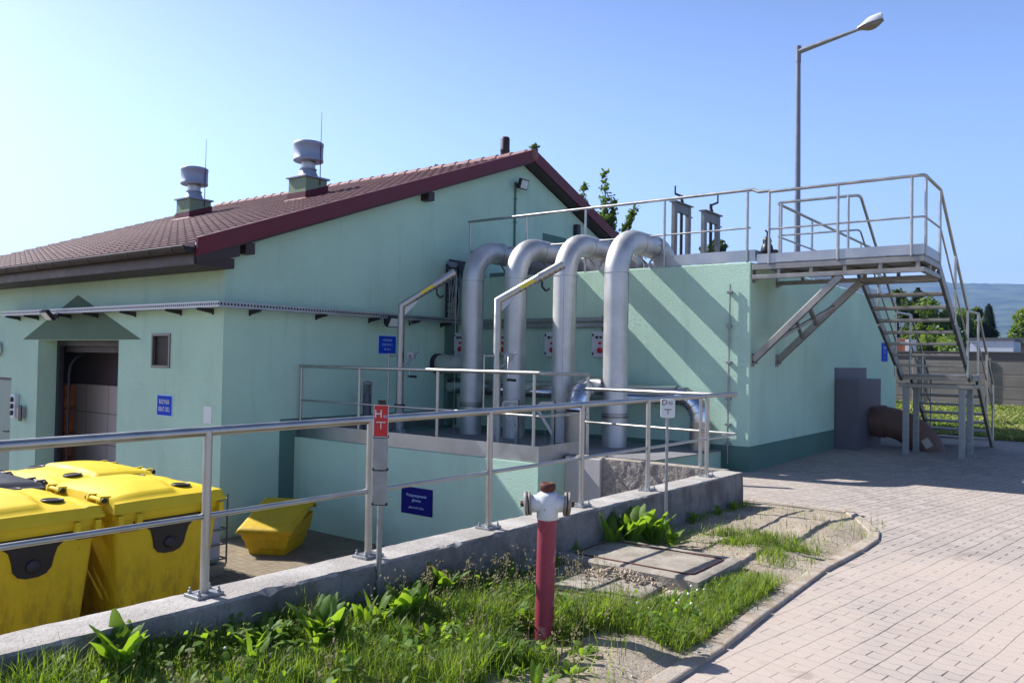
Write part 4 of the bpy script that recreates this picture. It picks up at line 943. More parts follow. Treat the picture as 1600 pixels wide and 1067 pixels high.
# ------------------------------------------------------------------ hydrant
t = thing('hydrant', 'faded red pillar hydrant with chipped white head and rusty brown cap', 'hydrant')
hx, hy = -2.65, 3.87
m = MB(); m.tube([(hx-.012,hy,-1.66),(hx-.006,hy,-1.3),(hx,hy,-.915)], .054, 28); m.tube([(hx,hy,-.925),(hx,hy,-.91)], .0555, 28); m.build('column', M['hyd_red'], t)
c = Vector((hx,hy,-.825)); h = Vector((.8,.6,0)); m = MB()
m.lathe([(.053,-.092),(.060,-.085),(.062,-.03),(.066,.0),(.062,.045),(.05,.062),(.03,.068),(0,.07)], c, Z3, 28)
m.tube([c-h*.098, c-h*.06, c, c+h*.06, c+h*.098], .05, 24, True, [.045,.05,.058,.05,.045]); hd = m.build('head', M['hyd_white'], t)
for sgn in (-1,1):
    a = (h*sgn + Z3*-.08).normalized(); o = c+h*sgn*.092
    m = MB(); m.lathe([(.05,0),(.066,.003),(.068,.012),(.062,.016),(.062,.021),(.068,.024),(.068,.036),(.055,.042),(.0,.045)], o, a, 24); cp = m.build('outlet_cap', M['hyd_cap'], t)
    m = MB(); m.torus(o+a*.0185, a, .062, .004); m.build('gasket', M['dark'], cp)
    m = MB(); m.lathe([(.018,.04),(.016,.062),(0,.063)], o, a, 6, False); m.build('cap_nut', M['rust'], cp)
m = MB(); m.lathe([(.03,.062),(.036,.07),(.046,.082),(.047,.1),(.042,.115),(.03,.12),(.026,.112),(0,.112)], c, Z3, 24); m.build('top_cap', M['rust'], t)

# ------------------------------------------------------------------ manhole slab
t = thing('manhole_slab', 'weathered concrete manhole slab with rusty rectangular lid outline in the verge', 'manhole')
def slab_mesh(cx, cy, w, d, z0_, z1_, rot, q=.012):
    m = MB(); ca, sa = math.cos(rot), math.sin(rot); nx_, ny_ = 36, 24
    def fn(a, b):
        x = (a-.5)*w; y = (b-.5)*d; e = min(a, 1-a, b, 1-b); j = q*mnoise.noise((x*9+cx, y*9, 3)); ez = -.012 if e < .001 else 0
        x += j if e < .001 else 0; y += j if e < .001 else 0
        return (cx+x*ca-y*sa, cy+x*sa+y*ca, z1_+.003*mnoise.noise((x*14,y*14,8))+ez)
    m.grid(nx_, ny_, fn); top_ = m.v[:]
    ring = [i for i in range(nx_+1)] + [nx_+(nx_+1)*j for j in range(1, ny_+1)] + [ny_*(nx_+1)+i for i in range(nx_-1, -1, -1)] + [(nx_+1)*j for j in range(ny_-1, 0, -1)]
    vs = [top_[i] for i in ring] + [(top_[i][0], top_[i][1], z0_) for i in ring]; k = len(ring)
    m.add(vs, [(i, k+i, k+(i+1)%k, (i+1)%k) for i in range(k)]); return m
slab_mesh(-2.925, 5.61, 1.2, .82, -1.64, -1.482, .02).build('slab', M['concrete_old'], t)
slab_mesh(-2.98, 4.97, .85, .60, -1.66, -1.54, .05).build('lower_slab', M['concrete_old'], t)
m = MB(); c0 = Vector((-2.9,5.6,-1.478)); rr = []
for cx, cy, a0 in ((.44,.24,0),(-.44,.24,90),(-.44,-.24,180),(.44,-.24,270)): rr += [c0+Vector((cx+.05*math.cos(R(a0+22.5*k)), cy+.05*math.sin(R(a0+22.5*k)), .002*math.sin(cx*20))) for k in range(5)]
m.tube(rr+[rr[0]], .006, 6); m.build('lid_frame', M['rust'], t)
m = MB()
for k in range(260):
    a = rnd.gauss(0,.14); b_ = rnd.gauss(0,.05); x = -2.86+a; y = 5.1+b_*1.2+.02; hgt = .06*math.exp(-(a/.17)**2-(b_/.1)**2)
    s_ = rnd.uniform(.007,.014); q = Vector((x,y,-1.535+hgt)); m.lathe([(0,-s_*.7),(s_,-.2*s_),(s_*.8,s_*.5),(0,s_*.7)], q, (rnd.uniform(-1,1),rnd.uniform(-1,1),1), 5, False)
tag(m.build('gravel_heap', M['gravel'] if 'gravel' in M else M['concrete']), 'little heap of pebbles on the lower slab step', 'pebbles', kind='stuff')
for x, y, s_, lab in ((-2.72,4.66,.035,'small brown stone at the foot of the lower slab'),):
    m = MB(); m.lathe([(0,-s_*.6),(s_,-.2*s_),(s_*.9,s_*.5),(0,s_*.8)], (x,y,-1.56), (.3,.2,1), 6, False); tag(m.build('stone', M['rust']), lab, 'stone')
# ------------------------------------------------------------------ wheeled bins in the yard
def smooth(a, b, x): 
    t_ = min(1, max(0, (x-a)/(b-a))); return t_*t_*(3-2*t_)
def make_bin(label, body_mat, group, rings=True, trim='dark'):
    t = thing('waste_bin', label, 'bin', group=group); mt = M[body_mat]
    W0, D0, W1, D1, zb, zt_ = 1.16, .84, 1.34, 1.04, .17, 1.27
    def ringpts(w, d, z, rr, k=5):
        out = []
        for sx, sy, a0 in ((1,1,0),(-1,1,90),(-1,-1,180),(1,-1,270)):
            out += [(sx*(w/2-rr)+rr*math.cos(R(a0+90*i/k)), sy*(d/2-rr)+rr*math.sin(R(a0+90*i/k)), z) for i in range(k+1)]
        return out
    m = MB(); lv = [(.0,.10,.96),(.01,.06,1.0)] ; secs = []
    for z, k in ((zb+.0,.93),(zb+.05,1.0),(.45,1),(.8,1),(1.1,1),(1.19,1)):
        f_ = (z-zb)/(zt_-zb); secs.append(ringpts((W0+(W1-W0)*f_)*k, (D0+(D1-D0)*f_)*k, z, .07))
    secs += [ringpts(W1+.02, D1+.02, 1.195, .08), ringpts(W1+.03, D1+.03, 1.27, .08), ringpts(W1-.05, D1-.05, 1.27, .06)]
    n = len(secs[0]); vs = [p for s_ in secs for p in s_]
    m.add(vs, [(i*n+j, i*n+(j+1)%n, (i+1)*n+(j+1)%n, (i+1)*n+j) for i in range(len(secs)-1) for j in range(n)], True)
    m.add(secs[0], [tuple(range(n))[::-1]])
    for sx in (-1,1):                                # corner ribs and feet
        for sy in (-1,1): m.obox((sx*.54, sy*.43, .62), (1,0,0), (0,1,0), (sx*.085,sy*.1,1), .03, .012, .42)
    b = m.build('body', mt, t); es = b.modifiers.new('Split', 'EDGE_SPLIT'); es.split_angle = R(50)
    # lid: plateau at the hinge side, lower front
    m = MB(); nx_, ny_ = 44, 36; w, d = W1+.07, D1+.07
    def lid(a, b_):
        x = (a-.5)*w; y = (b_-.5)*d; ex = min(a,1-a)*w; ey = min(b_,1-b_)*d
        dome = .085*(1-(abs(x)/(w/2))**2.6)*(1-(abs(y)/(d/2))**3) 
        pl = .034*smooth(.0,.035,.10+.05*math.cos(x*3.0)-y)*smooth(0,.06,ex-.07)
        sk = -.075*(1-smooth(0,.03,min(ex,ey)))
        lip = .012*smooth(.2,.26,abs(x))*smooth(.0,.03,y-.40)
        return (x, y, 1.345+dome+pl+sk+lip)
    m.grid(nx_, ny_, lid); edge = [i for i in range(nx_+1)]+[nx_+(nx_+1)*j for j in range(1,ny_+1)]+[ny_*(nx_+1)+i for i in range(nx_-1,-1,-1)]+[(nx_+1)*j for j in range(ny_-1,0,-1)]
    ve = [m.v[i] for i in edge]; k = len(edge); m.add(ve+[(p[0]*1.002,p[1]*1.002,1.262) for p in ve], [(i, k+i, k+(i+1)%k, (i+1)%k) for i in range(k)])
    ld = m.build('lid', mt, t); es = ld.modifiers.new('Split', 'EDGE_SPLIT'); es.split_angle = R(42)
    if rings:
        for sx in (-.42,.42): m = MB(); p = lid(.5+sx/w, .5+.24/d); m.torus((p[0],p[1],p[2]+.007),(0,0.06,1),.082,.009,28,8); m.lathe([(.0,.0),(.08,0),(.08,.006)], (p[0],p[1],p[2]+.004),(0,.06,1),24); m.build('lid_ring', M['dark'], ld)
    for sx in (-.4,.4):                              # hinges at -y
        m = MB()
        for q in (-.11,.11): m.prism([(-.44,1.36),(-.50,1.40),(-.585,1.405),(-.60,1.36),(-.57,1.33),(-.5,1.3)], (sx+q-.014,0,0), Y3, Z3, X3, .028); m.tube(rpath([(sx+q*.8,-.585,1.37),(sx+q*.8,-.6,1.25),(sx+q*.8,-.53,1.1)], .08), .02, 8)
        m.tube([(sx-.15,-.57,1.37),(sx+.15,-.57,1.37)], .022, 10); hg = m.build('hinge', mt, t)
        m = MB()
        for q in (-.152,.152): m.tube([(sx+q-.006,-.57,1.37),(sx+q+.006,-.57,1.37)], .025, 12)
        m.build('hinge_cap', M['dark'], hg)
    for sx in (-1,1):                                # side emblems and handles
        xx = lambda z: sx*((W0+(W1-W0)*(z-zb)/(zt_-zb))/2+.004)
        prof = [(-.36,1.17),(.36,1.17),(.355,1.13),(.25,1.11),(.19,1.06),(.165,.98),(.15,.9),(.11,.85),(.05,.83),(-.05,.83),(-.11,.85),(-.15,.9),(-.165,.98),(-.19,1.06),(-.25,1.11),(-.355,1.13)]
        m = MB(); vs = [(xx(z), y, z) for y, z in prof] + [(xx(z)+sx*.012, y*.97, 1+(z-1)*.98) for y, z in prof]; k = len(prof)
        m.add(vs, [tuple(range(k,2*k)) if sx > 0 else tuple(range(k,2*k))] + [(i,(i+1)%k,k+(i+1)%k,k+i) for i in range(k)]); em = m.build('emblem_panel', M['dark'], t)
        m = MB(); m.lathe([(.055,0),(.055,.018),(.04,.024),(0,.026)], (xx(.93)+sx*.01, 0, .93), (sx,0,0), 16); m.build('trunnion', M['dark_metal'], em)
        for sy in (-.41,.41):
            m = MB(); x_ = xx(1.13)+sx*.035
            m.bar((x_,sy-.085,1.115),(x_,sy+.085,1.115),.03,.035); m.bar((x_,sy-.085,1.1),(x_,sy-.085,1.16),.03,.03); m.bar((x_,sy+.085,1.1),(x_,sy+.085,1.16),.03,.03); hn = m.build('handle', M['dark'], t, .004)
            for q in (-.085,.085): m = MB(); m.obox((x_-sx*.01, sy+q, 1.2), X3, Y3, Z3, .035, .025, .045); m.build('handle_lug', mt, hn, .006)
    for sx in (-.45,.45):
        for sy in (-.3,.3):
            m = MB(); m.tube([(sx-.02,sy,.085),(sx+.02,sy,.085)], .085, 18); m.box((sx-.04,sy-.04,.1),(sx+.04,sy+.04,.19)); m.build('caster', M['dark'], t)
    return t
G_ = 'yellow recycling bins in the yard'
b1 = make_bin('yellow wheeled bin standing right, its lid hinges on the left side', 'bin', G_)
b1.location = (-7.785, 4.19, YF)
b2 = copy_tree(b1, label='yellow wheeled bin cut off by the left edge of the photo, dirty scuffed front'); b2.location = (-7.785, 3.0, YF)
b3 = copy_tree(b1, label='yellow wheeled bin in the back row with hinges facing the green wall'); b3.location = (-9.15, 4.27, YF); b3.rotation_euler = (0,0,R(180))
b4 = make_bin('dark grey wheeled bin in the back row at the left photo edge', 'bin_dark', 'dark bin in the yard', False); b4.location = (-9.15, 3.14, YF+.0); b4.rotation_euler = (0,0,R(180))
# caged tank behind the bins
t = thing('caged_tank', 'milky white plastic tank in a steel cage behind the right yellow bin', 'tank', (-9.37, 5.4, YF))
m = MB(); m.box((-.56,-.46,.15),(.56,.46,1.0)); m.build('bottle', M['ibc'], t, .05)
m = MB()
for z in (.2,.38,.56,.74,.92):
    m.tube([(-.6,-.5,z),(.6,-.5,z),(.6,.5,z),(-.6,.5,z),(-.6,-.5,z)], .011, 6)
for i in range(6):
    x = -.6+.24*i
    for y in (-.5,.5): m.tube([(x,y,.14),(x,y,.98)], .011, 6)
for i in range(5):
    y = -.5+.25*i
    for x in (-.6,.6): m.tube([(x,y,.14),(x,y,.98)], .011, 6)
m.build('cage', M['galv'], t)
m = MB(); m.box((-.6,-.5,.1),(.6,.5,.14))
for x in (-.5,0,.5): m.box((x-.06,-.5,0),(x+.06,.5,.1))
m.build('pallet', M['galv'], t)
m = MB(); m.box((.50,-.2,.95),(.62,.0,1.06)); m.build('corner_plate', M['galv'], t, .01)
# grit bin
t = thing('grit_bin', 'yellow grit bin with sloping lid standing by the green chamber wall', 'grit bin', (-9.40, 7.12, YF), rz=R(32)); t.scale = (.84, .84, .84)
m = MB(); sec = []
for z, wx, wy in ((.0,.58,.86),(.10,.62,.90),(.11,.66,.94),(.25,.72,1.0),(.26,.76,1.04),(.42,.84,1.12)):
    sec.append([(-wx/2,-wy/2,z),(wx/2,-wy/2,z),(wx/2,wy/2,z+(.12 if z > .4 else 0)),(-wx/2,wy/2,z+(.12 if z > .4 else 0))])
vs = [p for s_ in sec for p in s_]; m.add(vs, [(3,2,1,0)] + [(i*4+j, i*4+(j+1)%4, (i+1)*4+(j+1)%4, (i+1)*4+j) for i in range(5) for j in range(4)])
m.build('tub', M['grit'], t, .015)
m = MB(); w, d = .92, 1.22
def gl(a, b_):
    x = (a-.5)*w; y = (b_-.5)*d; e = min(min(a,1-a)*w, min(b_,1-b_)*d)
    return (x, y, .42 + .34*b_ + .015*smooth(.02,.07,e) - .05*(1-smooth(0,.02,e)) - .10*smooth(.93,1,b_))
m.grid(30, 36, gl); o = m.build('lid', M['grit'], t); md = o.modifiers.new('Solid', 'SOLIDIFY'); md.thickness = .02
# ------------------------------------------------------------------ vegetation on the verge
def dens(x, y):
    e = x - wallx(y) - .15; k = kx(y) if 2.2 <= y <= 9.4 else -2.05
    d = 0.
    if y < 4.9: d = 1.0
    if y < 4.15 and x > -2.42 + .25*mnoise.noise((y*3,1,1)): d = .03
    elif y < 5.0 and x > -2.75: d = max(d, .75)
    if 4.1 < y < 6.1 and x > -2.36 + .1*mnoise.noise((y*4,2,2)): d = max(d, .75*(1-smooth(5.6,6.1,y)))
    if 4.35 < y < 5.4 and x < -2.4 and x > -3.45: d = min(d, .12)
    if 4.9 <= y < 6.1 and e < .1: d = .5
    if 5.9 < y < 7.0 and e < .3: d = max(d, .25)
    p = math.exp(-(((x+2.66)/.34)**2+((y-6.95)/.34)**2)*1.5); p2 = math.exp(-(((x+2.2)/.2)**2+((y-6.75)/.4)**2)*1.6)
    d = max(d, min(1, p*1.1)*smooth(-.3,.1,mnoise.noise((x*5,y*5,3))), min(.9, p2*1.1)*smooth(-.25,.15,mnoise.noise((x*5,y*5,8))))
    if (x+2.6)**2+(y-3.72)**2 < .028: d = .04
    if y > 7.3 and e < .12: d = max(d, .2)
    d *= smooth(-.25, .25, mnoise.noise((x*2.6, y*2.6, 7))+.45)
    if x > k-.13: d = 0
    return max(d, .012)
def blade(m, p, h, w, az, lean, seg=3):
    c, s_ = math.cos(az), math.sin(az); vs = []; P0 = Vector(p)
    for i in range(seg+1):
        q = i/seg; a = lean*q*q; z = h*q*(1-.25*lean*q); o = h*a*.8
        ww = w*(1-q)**.7 if i < seg else 0
        cx_, cy_ = P0.x+c*o, P0.y+s_*o
        if i < seg: vs += [(cx_-s_*ww, cy_+c*ww, P0.z+z), (cx_+s_*ww, cy_-c*ww, P0.z+z)]
        else: vs.append((cx_, cy_, P0.z+z))
    fs = [(2*i,2*i+1,2*i+3,2*i+2) for i in range(seg-1)] + [(2*seg-2,2*seg-1,2*seg)]
    m.add(vs, fs, True)
g = MB(); dr = MB(); rg = random.Random(3)
N = 0
while N < 52000:
    y = rg.uniform(.9, 8.8); x = rg.uniform(wallx(y)+.14, -1.85)
    if rg.random() > dens(x, y): 
        continue
    N += 1
    tall = 1.0 if y < 4.6 else .5
    if x > -2.4 and y > 4: tall = .6
    nn = .35+1.1*max(0, mnoise.noise((x*2.3,y*2.3,4))+.5)
    h = rg.uniform(.05,.175)*tall*nn + .02; z = verge(x, y)-.005
    m = dr if rg.random() < .07 else g
    blade(m, (x,y,z), h*(1.15 if m is dr else 1), rg.uniform(.0016,.0042), rg.uniform(0,6.28), rg.uniform(.1,1.1))
# meadow-like clover leaves low in the grass
for k in range(9000):
    y = rg.uniform(1.2, 7.6); x = rg.uniform(wallx(y)+.15, -1.95)
    if rg.random() > dens(x, y)*.9: continue
    s_ = rg.uniform(.006,.016); z = verge(x,y)+rg.uniform(.01,.07)*(1 if y < 5 else .5); a = rg.uniform(0,6.28)
    c = Vector((x,y,z)); u_ = Vector((math.cos(a),math.sin(a),rg.uniform(-.5,.5))); w_ = Vector((-math.sin(a),math.cos(a),rg.uniform(-.5,.5)))
    g.add([c-u_*s_, c-w_*s_*.7, c+u_*s_, c+w_*s_*.7], [(0,1,2,3)], True)
tag(g.build('grass', M['grass']), kind='stuff')
# small broad leaves mixed into the grass
bl = MB()
for k in range(8500):
    y = rg.uniform(1.0, 5.8); x = rg.uniform(wallx(y)+.15, -1.95)
    if rg.random() > dens(x, y)*(1 if mnoise.noise((x*3.3,y*3.3,6)) > -.05 else .25): continue
    L = rg.uniform(.02,.085)*(1 if y < 4.6 else .7); wv = L*rg.uniform(.14,.26); a = rg.uniform(0,6.28); el = rg.uniform(-.2,1.2); c = Vector((math.cos(a)*math.cos(el), math.sin(a)*math.cos(el), math.sin(el))); sd = Vector((-math.sin(a), math.cos(a), rg.uniform(-.4,.4))); z = verge(x,y)+rg.uniform(.0,.12)*(1 if y < 4.6 else .45)
    p = Vector((x,y,z)); dn_ = Vector((0,0,-L*.25))
    bl.add([p, p+c*L*.35-sd*wv, p+c*L*.35+sd*wv, p+c*L*.75-sd*wv*.75+dn_*.4, p+c*L*.75+sd*wv*.75+dn_*.4, p+c*L+dn_], [(0,1,2),(1,3,4,2),(3,5,4)], True)
tag(bl.build('ground_weeds', M['dock']), kind='stuff')
# seeding weed stalks
for k in range(210):
    if k < 130: y = rg.uniform(3.3,5.0); x = wallx(y)+.17+abs(rg.gauss(0,.26))
    else: y = rg.uniform(1.4,4.8); x = rg.uniform(wallx(y)+.2, -2.3)
    h = rg.uniform(.10,.28); z = verge(x,y); a = rg.uniform(0,6.28); l = rg.uniform(0,.35)
    tip = Vector((x+math.cos(a)*l*h, y+math.sin(a)*l*h, z+h)); b = Vector((x,y,z)); mid = (b+tip)/2+Vector((0,0,h*.06))
    dr.tube([b,mid,tip], .0013, 4, False)
    for q in range(rg.randint(6,16)):
        f_ = rg.uniform(.4,1); p = b.lerp(tip,f_)+Vector((rg.gauss(0,.014),rg.gauss(0,.014),0)); s_ = rg.uniform(.003,.006)
        dr.add([p+Vector((s_,0,0)),p+Vector((0,s_,s_)),p+Vector((-s_,0,s_*.5)),p+Vector((0,-s_,-s_))], [(0,1,2,3)])
for k in range(130):
    y = rg.uniform(1.5,7.5); x = rg.uniform(wallx(y)+.2,-2.0); a = rg.uniform(0,6.28); L = rg.uniform(.05,.2); z = verge(x,y)+rg.uniform(.005,.06)
    dr.tube([(x,y,z),(x+math.cos(a)*L*.5,y+math.sin(a)*L*.5,z+.015),(x+math.cos(a)*L,y+math.sin(a)*L,z-.005)], .002, 4, False)
tag(dr.build('dry_stalks', M['dry']), kind='stuff')
fl = MB()
for k in range(70):
    y = rg.uniform(4.0,5.3) if k < 45 else rg.uniform(1.6,5.8); x = rg.uniform(-2.75,-2.1) if k < 45 else rg.uniform(wallx(y)+.3,-2.1)
    if dens(x,y) < .2: continue
    z = verge(x,y)+rg.uniform(.04,.09); s_ = rg.uniform(.006,.0105)
    fl.lathe([(0,-s_),(s_*.8,-s_*.5),(s_,s_*.1),(s_*.6,s_*.8),(0,s_)], (x,y,z), (rg.uniform(-.3,.3),rg.uniform(-.3,.3),1), 7, True); fl.tube([(x,y,z-.07),(x,y,z)], .001, 4, False)
tag(fl.build('clover_flowers', M['petal']), kind='stuff')
pb = MB()
for k in range(900):
    y = rg.uniform(3.2, 9.0); x = rg.uniform(wallx(y)+.2, -1.9)
    if dens(x,y) > .3: continue
    s_ = rg.uniform(.003,.011)*(1.6 if rg.random() < .06 else 1); pb.lathe([(0,-s_*.6),(s_,-.1*s_),(s_*.8,s_*.45),(0,s_*.6)], (x,y,verge(x,y)), (rg.uniform(-.5,.5),rg.uniform(-.5,.5),1), 5, False)
for k in range(260):
    y = rg.uniform(2.5, 11.5); x = rg.uniform(-1.75,.6) ; s_ = rg.uniform(.002,.006); pb.lathe([(0,-s_*.3),(s_,.1*s_),(s_*.8,s_*.5),(0,s_*.7)], (x,y,gz(x,y)), (0,0,1), 5, False)
tag(pb.build('pebbles', M['gravel']), kind='stuff')
# broad-leaved plants
def plant_mesh(seed, nleaf, L, Wd, upright, notch=.0):
    q = random.Random(seed); m = MB()
    for i in range(nleaf):
        az = i*2.4+q.uniform(-.4,.4); l = L*q.uniform(.65,1.1); w = Wd*q.uniform(.75,1.15); el = R(q.uniform(*upright)); bend = q.uniform(.5,1.5); wav = q.uniform(0,6); tw = q.uniform(-.35,.35)
        c, s_ = math.cos(az), math.sin(az); n = 9; pos = Vector((c*.012, s_*.012, 0)); vs = []
        side = Vector((-s_, c, 0))
        for k in range(n+1):
            f_ = k/n; e = el - bend*f_*f_
            d = Vector((c*math.cos(e), s_*math.cos(e), math.sin(e))); up = side.cross(d)
            prof = (.10 if f_ < .16 else math.sin(math.pi*min(1,(f_-.12)/.9))**.7) + .02
            if notch and f_ > .15: prof *= 1-notch*(k % 2)
            ww = w*.5*prof*(1+.12*math.sin(f_*17+wav))
            sd = (side*math.cos(tw*f_)+up*math.sin(tw*f_))
            rz = .22*ww + .12*ww*math.sin(f_*21+wav)
            vs += [pos - sd*ww + up*rz, pos - sd*ww*.5 + up*rz*.25, pos, pos + sd*ww*.5 + up*rz*.25, pos + sd*ww + up*(.22*ww+.12*ww*math.sin(f_*19+wav+2))]
            pos = pos + d*(l/n)
        m.add(vs, [(k*5+j, k*5+j+1, (k+1)*5+j+1, (k+1)*5+j) for k in range(n) for j in range(4)], True)
    me = m.build('tmp', M['dock']); d = me.data; bpy.data.objects.remove(me); return d
variants = [plant_mesh(1,18,.24,.066,(62,88)), plant_mesh(2,11,.19,.048,(30,80)), plant_mesh(3,14,.15,.042,(15,60),.35), plant_mesh(4,10,.13,.036,(10,55),.4), plant_mesh(5,9,.22,.052,(50,88)), plant_mesh(6,10,.17,.042,(30,75))]
def plant(v, x, y, s_, label, group='broad leaved weeds in the grass verge', name='broad_leaf_weed'):
    o = bpy.data.objects.new(name, variants[v]); COL.objects.link(o); o.location = (x,y,verge(x,y)-.01); o.scale = (s_,)*3; o.rotation_euler = (rg.uniform(-.1,.1),rg.uniform(-.1,.1),rg.uniform(0,6.28))
    return tag(o, label, 'plant', group)
big = 'large bright green dock clump at the wall between the slab and the thin marker post'
plant(0, wallx(6.05)+.30, 6.05, 1.6, big, 'big dock clump beside the marker post', 'dock_plant')
plant(0, wallx(6.2)+.42, 6.22, 1.4, big, 'big dock clump beside the marker post', 'dock_plant')
plant(4, wallx(5.85)+.24, 5.86, 1.45, big, 'big dock clump beside the marker post', 'dock_plant')
plant(1, wallx(6.35)+.5, 6.4, 1.15, big, 'big dock clump beside the marker post', 'dock_plant')
plant(4, wallx(5.0)+.22, 5.02, .95, 'dark leafy weed against the shaded wall left of the manhole slab')
plant(4, wallx(5.45)+.19, 5.4, .7, 'small dark leafy weed at the wall behind the manhole slab')
plant(5, -2.7, 6.75, .7, 'low leafy weed on the sand beside the green grass patch right of the post')
plant(1, -2.06, 5.62, .7, 'leafy tuft growing over the kerb edge near the slab corner')
plant(2, -2.18, 4.28, .75, 'small leafy tuft on the bare dirt beside the kerb end')
plant(1, wallx(4.35)+.25, 4.45, 1.2, 'tall leafy weed between the hydrant and the wall, behind the seed stalks')
plant(5, -2.80, 3.72, .6, 'light green leafy weed at the foot of the red hydrant')
gen = 'broad leaved green weed growing in the thick grass in front of the low wall'
spots = [(wallx(y)+dx, y) for y, dx in ((1.75,.22),(1.95,.5),(2.15,.25),(2.3,.62),(2.5,.3),(2.45,.9),(2.7,.22),(2.75,.75),(2.95,.42),(3.0,1.05),(3.2,.28),(3.25,.72),(3.4,1.25),(3.5,.4),(3.62,.85),(3.75,.24),(3.85,.6),(3.9,1.15),(4.1,.38),(1.6,.6),(1.85,.85),(2.1,1.1),(2.2,.85),(2.6,1.2),(2.9,1.4),(1.45,.35),(1.55,.95),(3.1,1.5),(1.3,.3),(1.35,.65),(1.7,.42),(1.78,.72),(1.92,.24),(2.0,1.0),(2.28,.38),(2.35,1.05),(2.42,.55),(2.56,.45),(2.62,.95),(2.82,.2),(2.85,1.15),(3.0,.6),(3.12,.9),(3.3,1.0),(3.38,.5),(3.45,1.45),(3.55,1.1),(3.7,.65),(3.72,1.35),(4.0,.8),(4.05,1.0),(4.2,.65),(2.2,1.35),(2.5,1.5),(2.7,1.65),(1.9,1.25))]
for i, (x, y) in enumerate(spots): plant((2,3,3,1,2,5,3,2)[i % 8], x, y, rg.uniform(.6,1.0), gen)
for i in range(130):
    y = rg.uniform(1.25, 4.3); x = rg.uniform(wallx(y)+.2, -2.35 if y < 3.4 else -2.7)
    plant((4,1,5,2,0,1,5,4)[i % 8], x, y, rg.uniform(.4,.82)*(1.45 if x < wallx(y)+.5 else .85), gen)
gen2 = 'leafy weed among the white clover flowers between hydrant, slab and kerb'
for i, (x, y) in enumerate([(-2.55,4.35),(-2.42,4.6),(-2.3,4.75),(-2.2,4.95),(-2.12,5.2),(-2.6,4.15),(-2.35,4.45),(-2.18,5.4),(-2.7,4.5)]): plant((3,2,1,3,5)[i % 5], x, y, rg.uniform(.6,.85), gen2)
gen3 = 'small weed at the wall foot near the sunlit wall end'
for x, y in [(wallx(7.4)+.22,7.4),(wallx(7.9)+.25,7.9),(wallx(8.4)+.22,8.35)]: plant(4, x, y, .55, gen3)
# ------------------------------------------------------------------ background
m = MB(); rg2 = random.Random(11)
m.grid(60, 24, lambda a, b: (-9+13*a, 20.95+6.9*b, gz(0, 20.95+6.9*b)+.02))
tag(m.build('meadow', M['grass_far']), kind='structure')
m = MB()
for k in range(30000):
    y = 20.95+6.8*rg2.random()**1.3; x = rg2.uniform(-6.5, .9)
    if rg2.random() < .45*(mnoise.noise((x*.9,y*.9,3))+.3): continue
    h = rg2.uniform(.03,.13); a = rg2.uniform(0,6.28); w = rg2.uniform(.015,.04); z = gz(0,y); c, s_ = math.cos(a)*w, math.sin(a)*w; l = rg2.uniform(-.14,.14)
    m.add([(x-c,y-s_,z),(x+c,y+s_,z),(x+c*.6+l,y+s_*.6,z+h),(x-c*.6+l,y-s_*.6+.03,z+h*.9)], [(0,1,2,3)], True)
tag(m.build('meadow_grass', M['grass_far']), kind='stuff')
# concrete panel fence
fy = 28.; fz = gz(0, fy)-.13
t = thing('concrete_fence', 'grey concrete panel fence behind the meadow', 'fence')
x = -9.3
for k in range(8):
    o = MB(); o.box((x-.07,fy-.08,fz),(x+.07,fy+.08,fz+1.58)); o.build('post', M['fence'], t, .015)
    o = MB(); hh = 1.5 if k != 3 else 1.46
    for j in range(4): o.box((x+.06,fy-.025,fz+.02+j*hh/4),(x+1.94,fy+.025,fz+(j+1)*hh/4-.012))
    o.build('panel', M['fence'], t, .008); x += 2.0
# buildings beyond the fence
t = thing('grey_shed', 'long low grey wall building with flat top behind the concrete fence', 'building')
o = MB(); o.box((-11,31,-1.3),(6,36,.46)); o.build('wall', M['wall_far'], t); o = MB(); o.box((-11.1,30.95,.46),(6.1,36.1,.50)); o.build('roof', M['roof_grey'], t)
t = thing('white_shed', 'small white panelled shed with grey roof edge behind the fence', 'shed')
o = MB(); o.box((-4.62,34.0,-1),(-3.25,36.5,.95)); o.build('wall', M['shed_white'], t); o = MB(); o.box((-4.68,33.95,.95),(-3.2,36.6,1.05)); o.build('roof', M['roof_grey'], t)
t = thing('gabled_shed', 'dark grey shed with low pitched roof right of the white shed', 'shed')
o = MB(); o.prism([(-4.4,-1.2),(3,-1.2),(3,.62),(-1.0,.62),(-4.4,1.2)], (0,40,0), X3, Z3, Y3, 6); o.build('wall', M['shed'], t)
o = MB(); o.prism([(-4.6,1.22),(3.2,1.22),(3.2,.95),(-2.4,.80)], (0,39.7,0), X3, Z3, Y3, 6.6); o.build('roof', M['roof_grey'], t)
o = MB(); o.box((-2.4,39.95,.1),(2,39.99,.7)); o.build('opening', M['dark'], t)
t = thing('brick_outbuilding', 'small orange brick outbuilding with white edge seen through the stairs', 'building')
o = MB(); o.box((-9.4,33.5,-1),(-6.7,34.5,1.0)); o.build('wall', M['orange_brick'], t); o = MB(); o.box((-6.69,33.45,-1),(-6.5,34.5,.98)); o.build('white_corner', M['shed_white'], t)
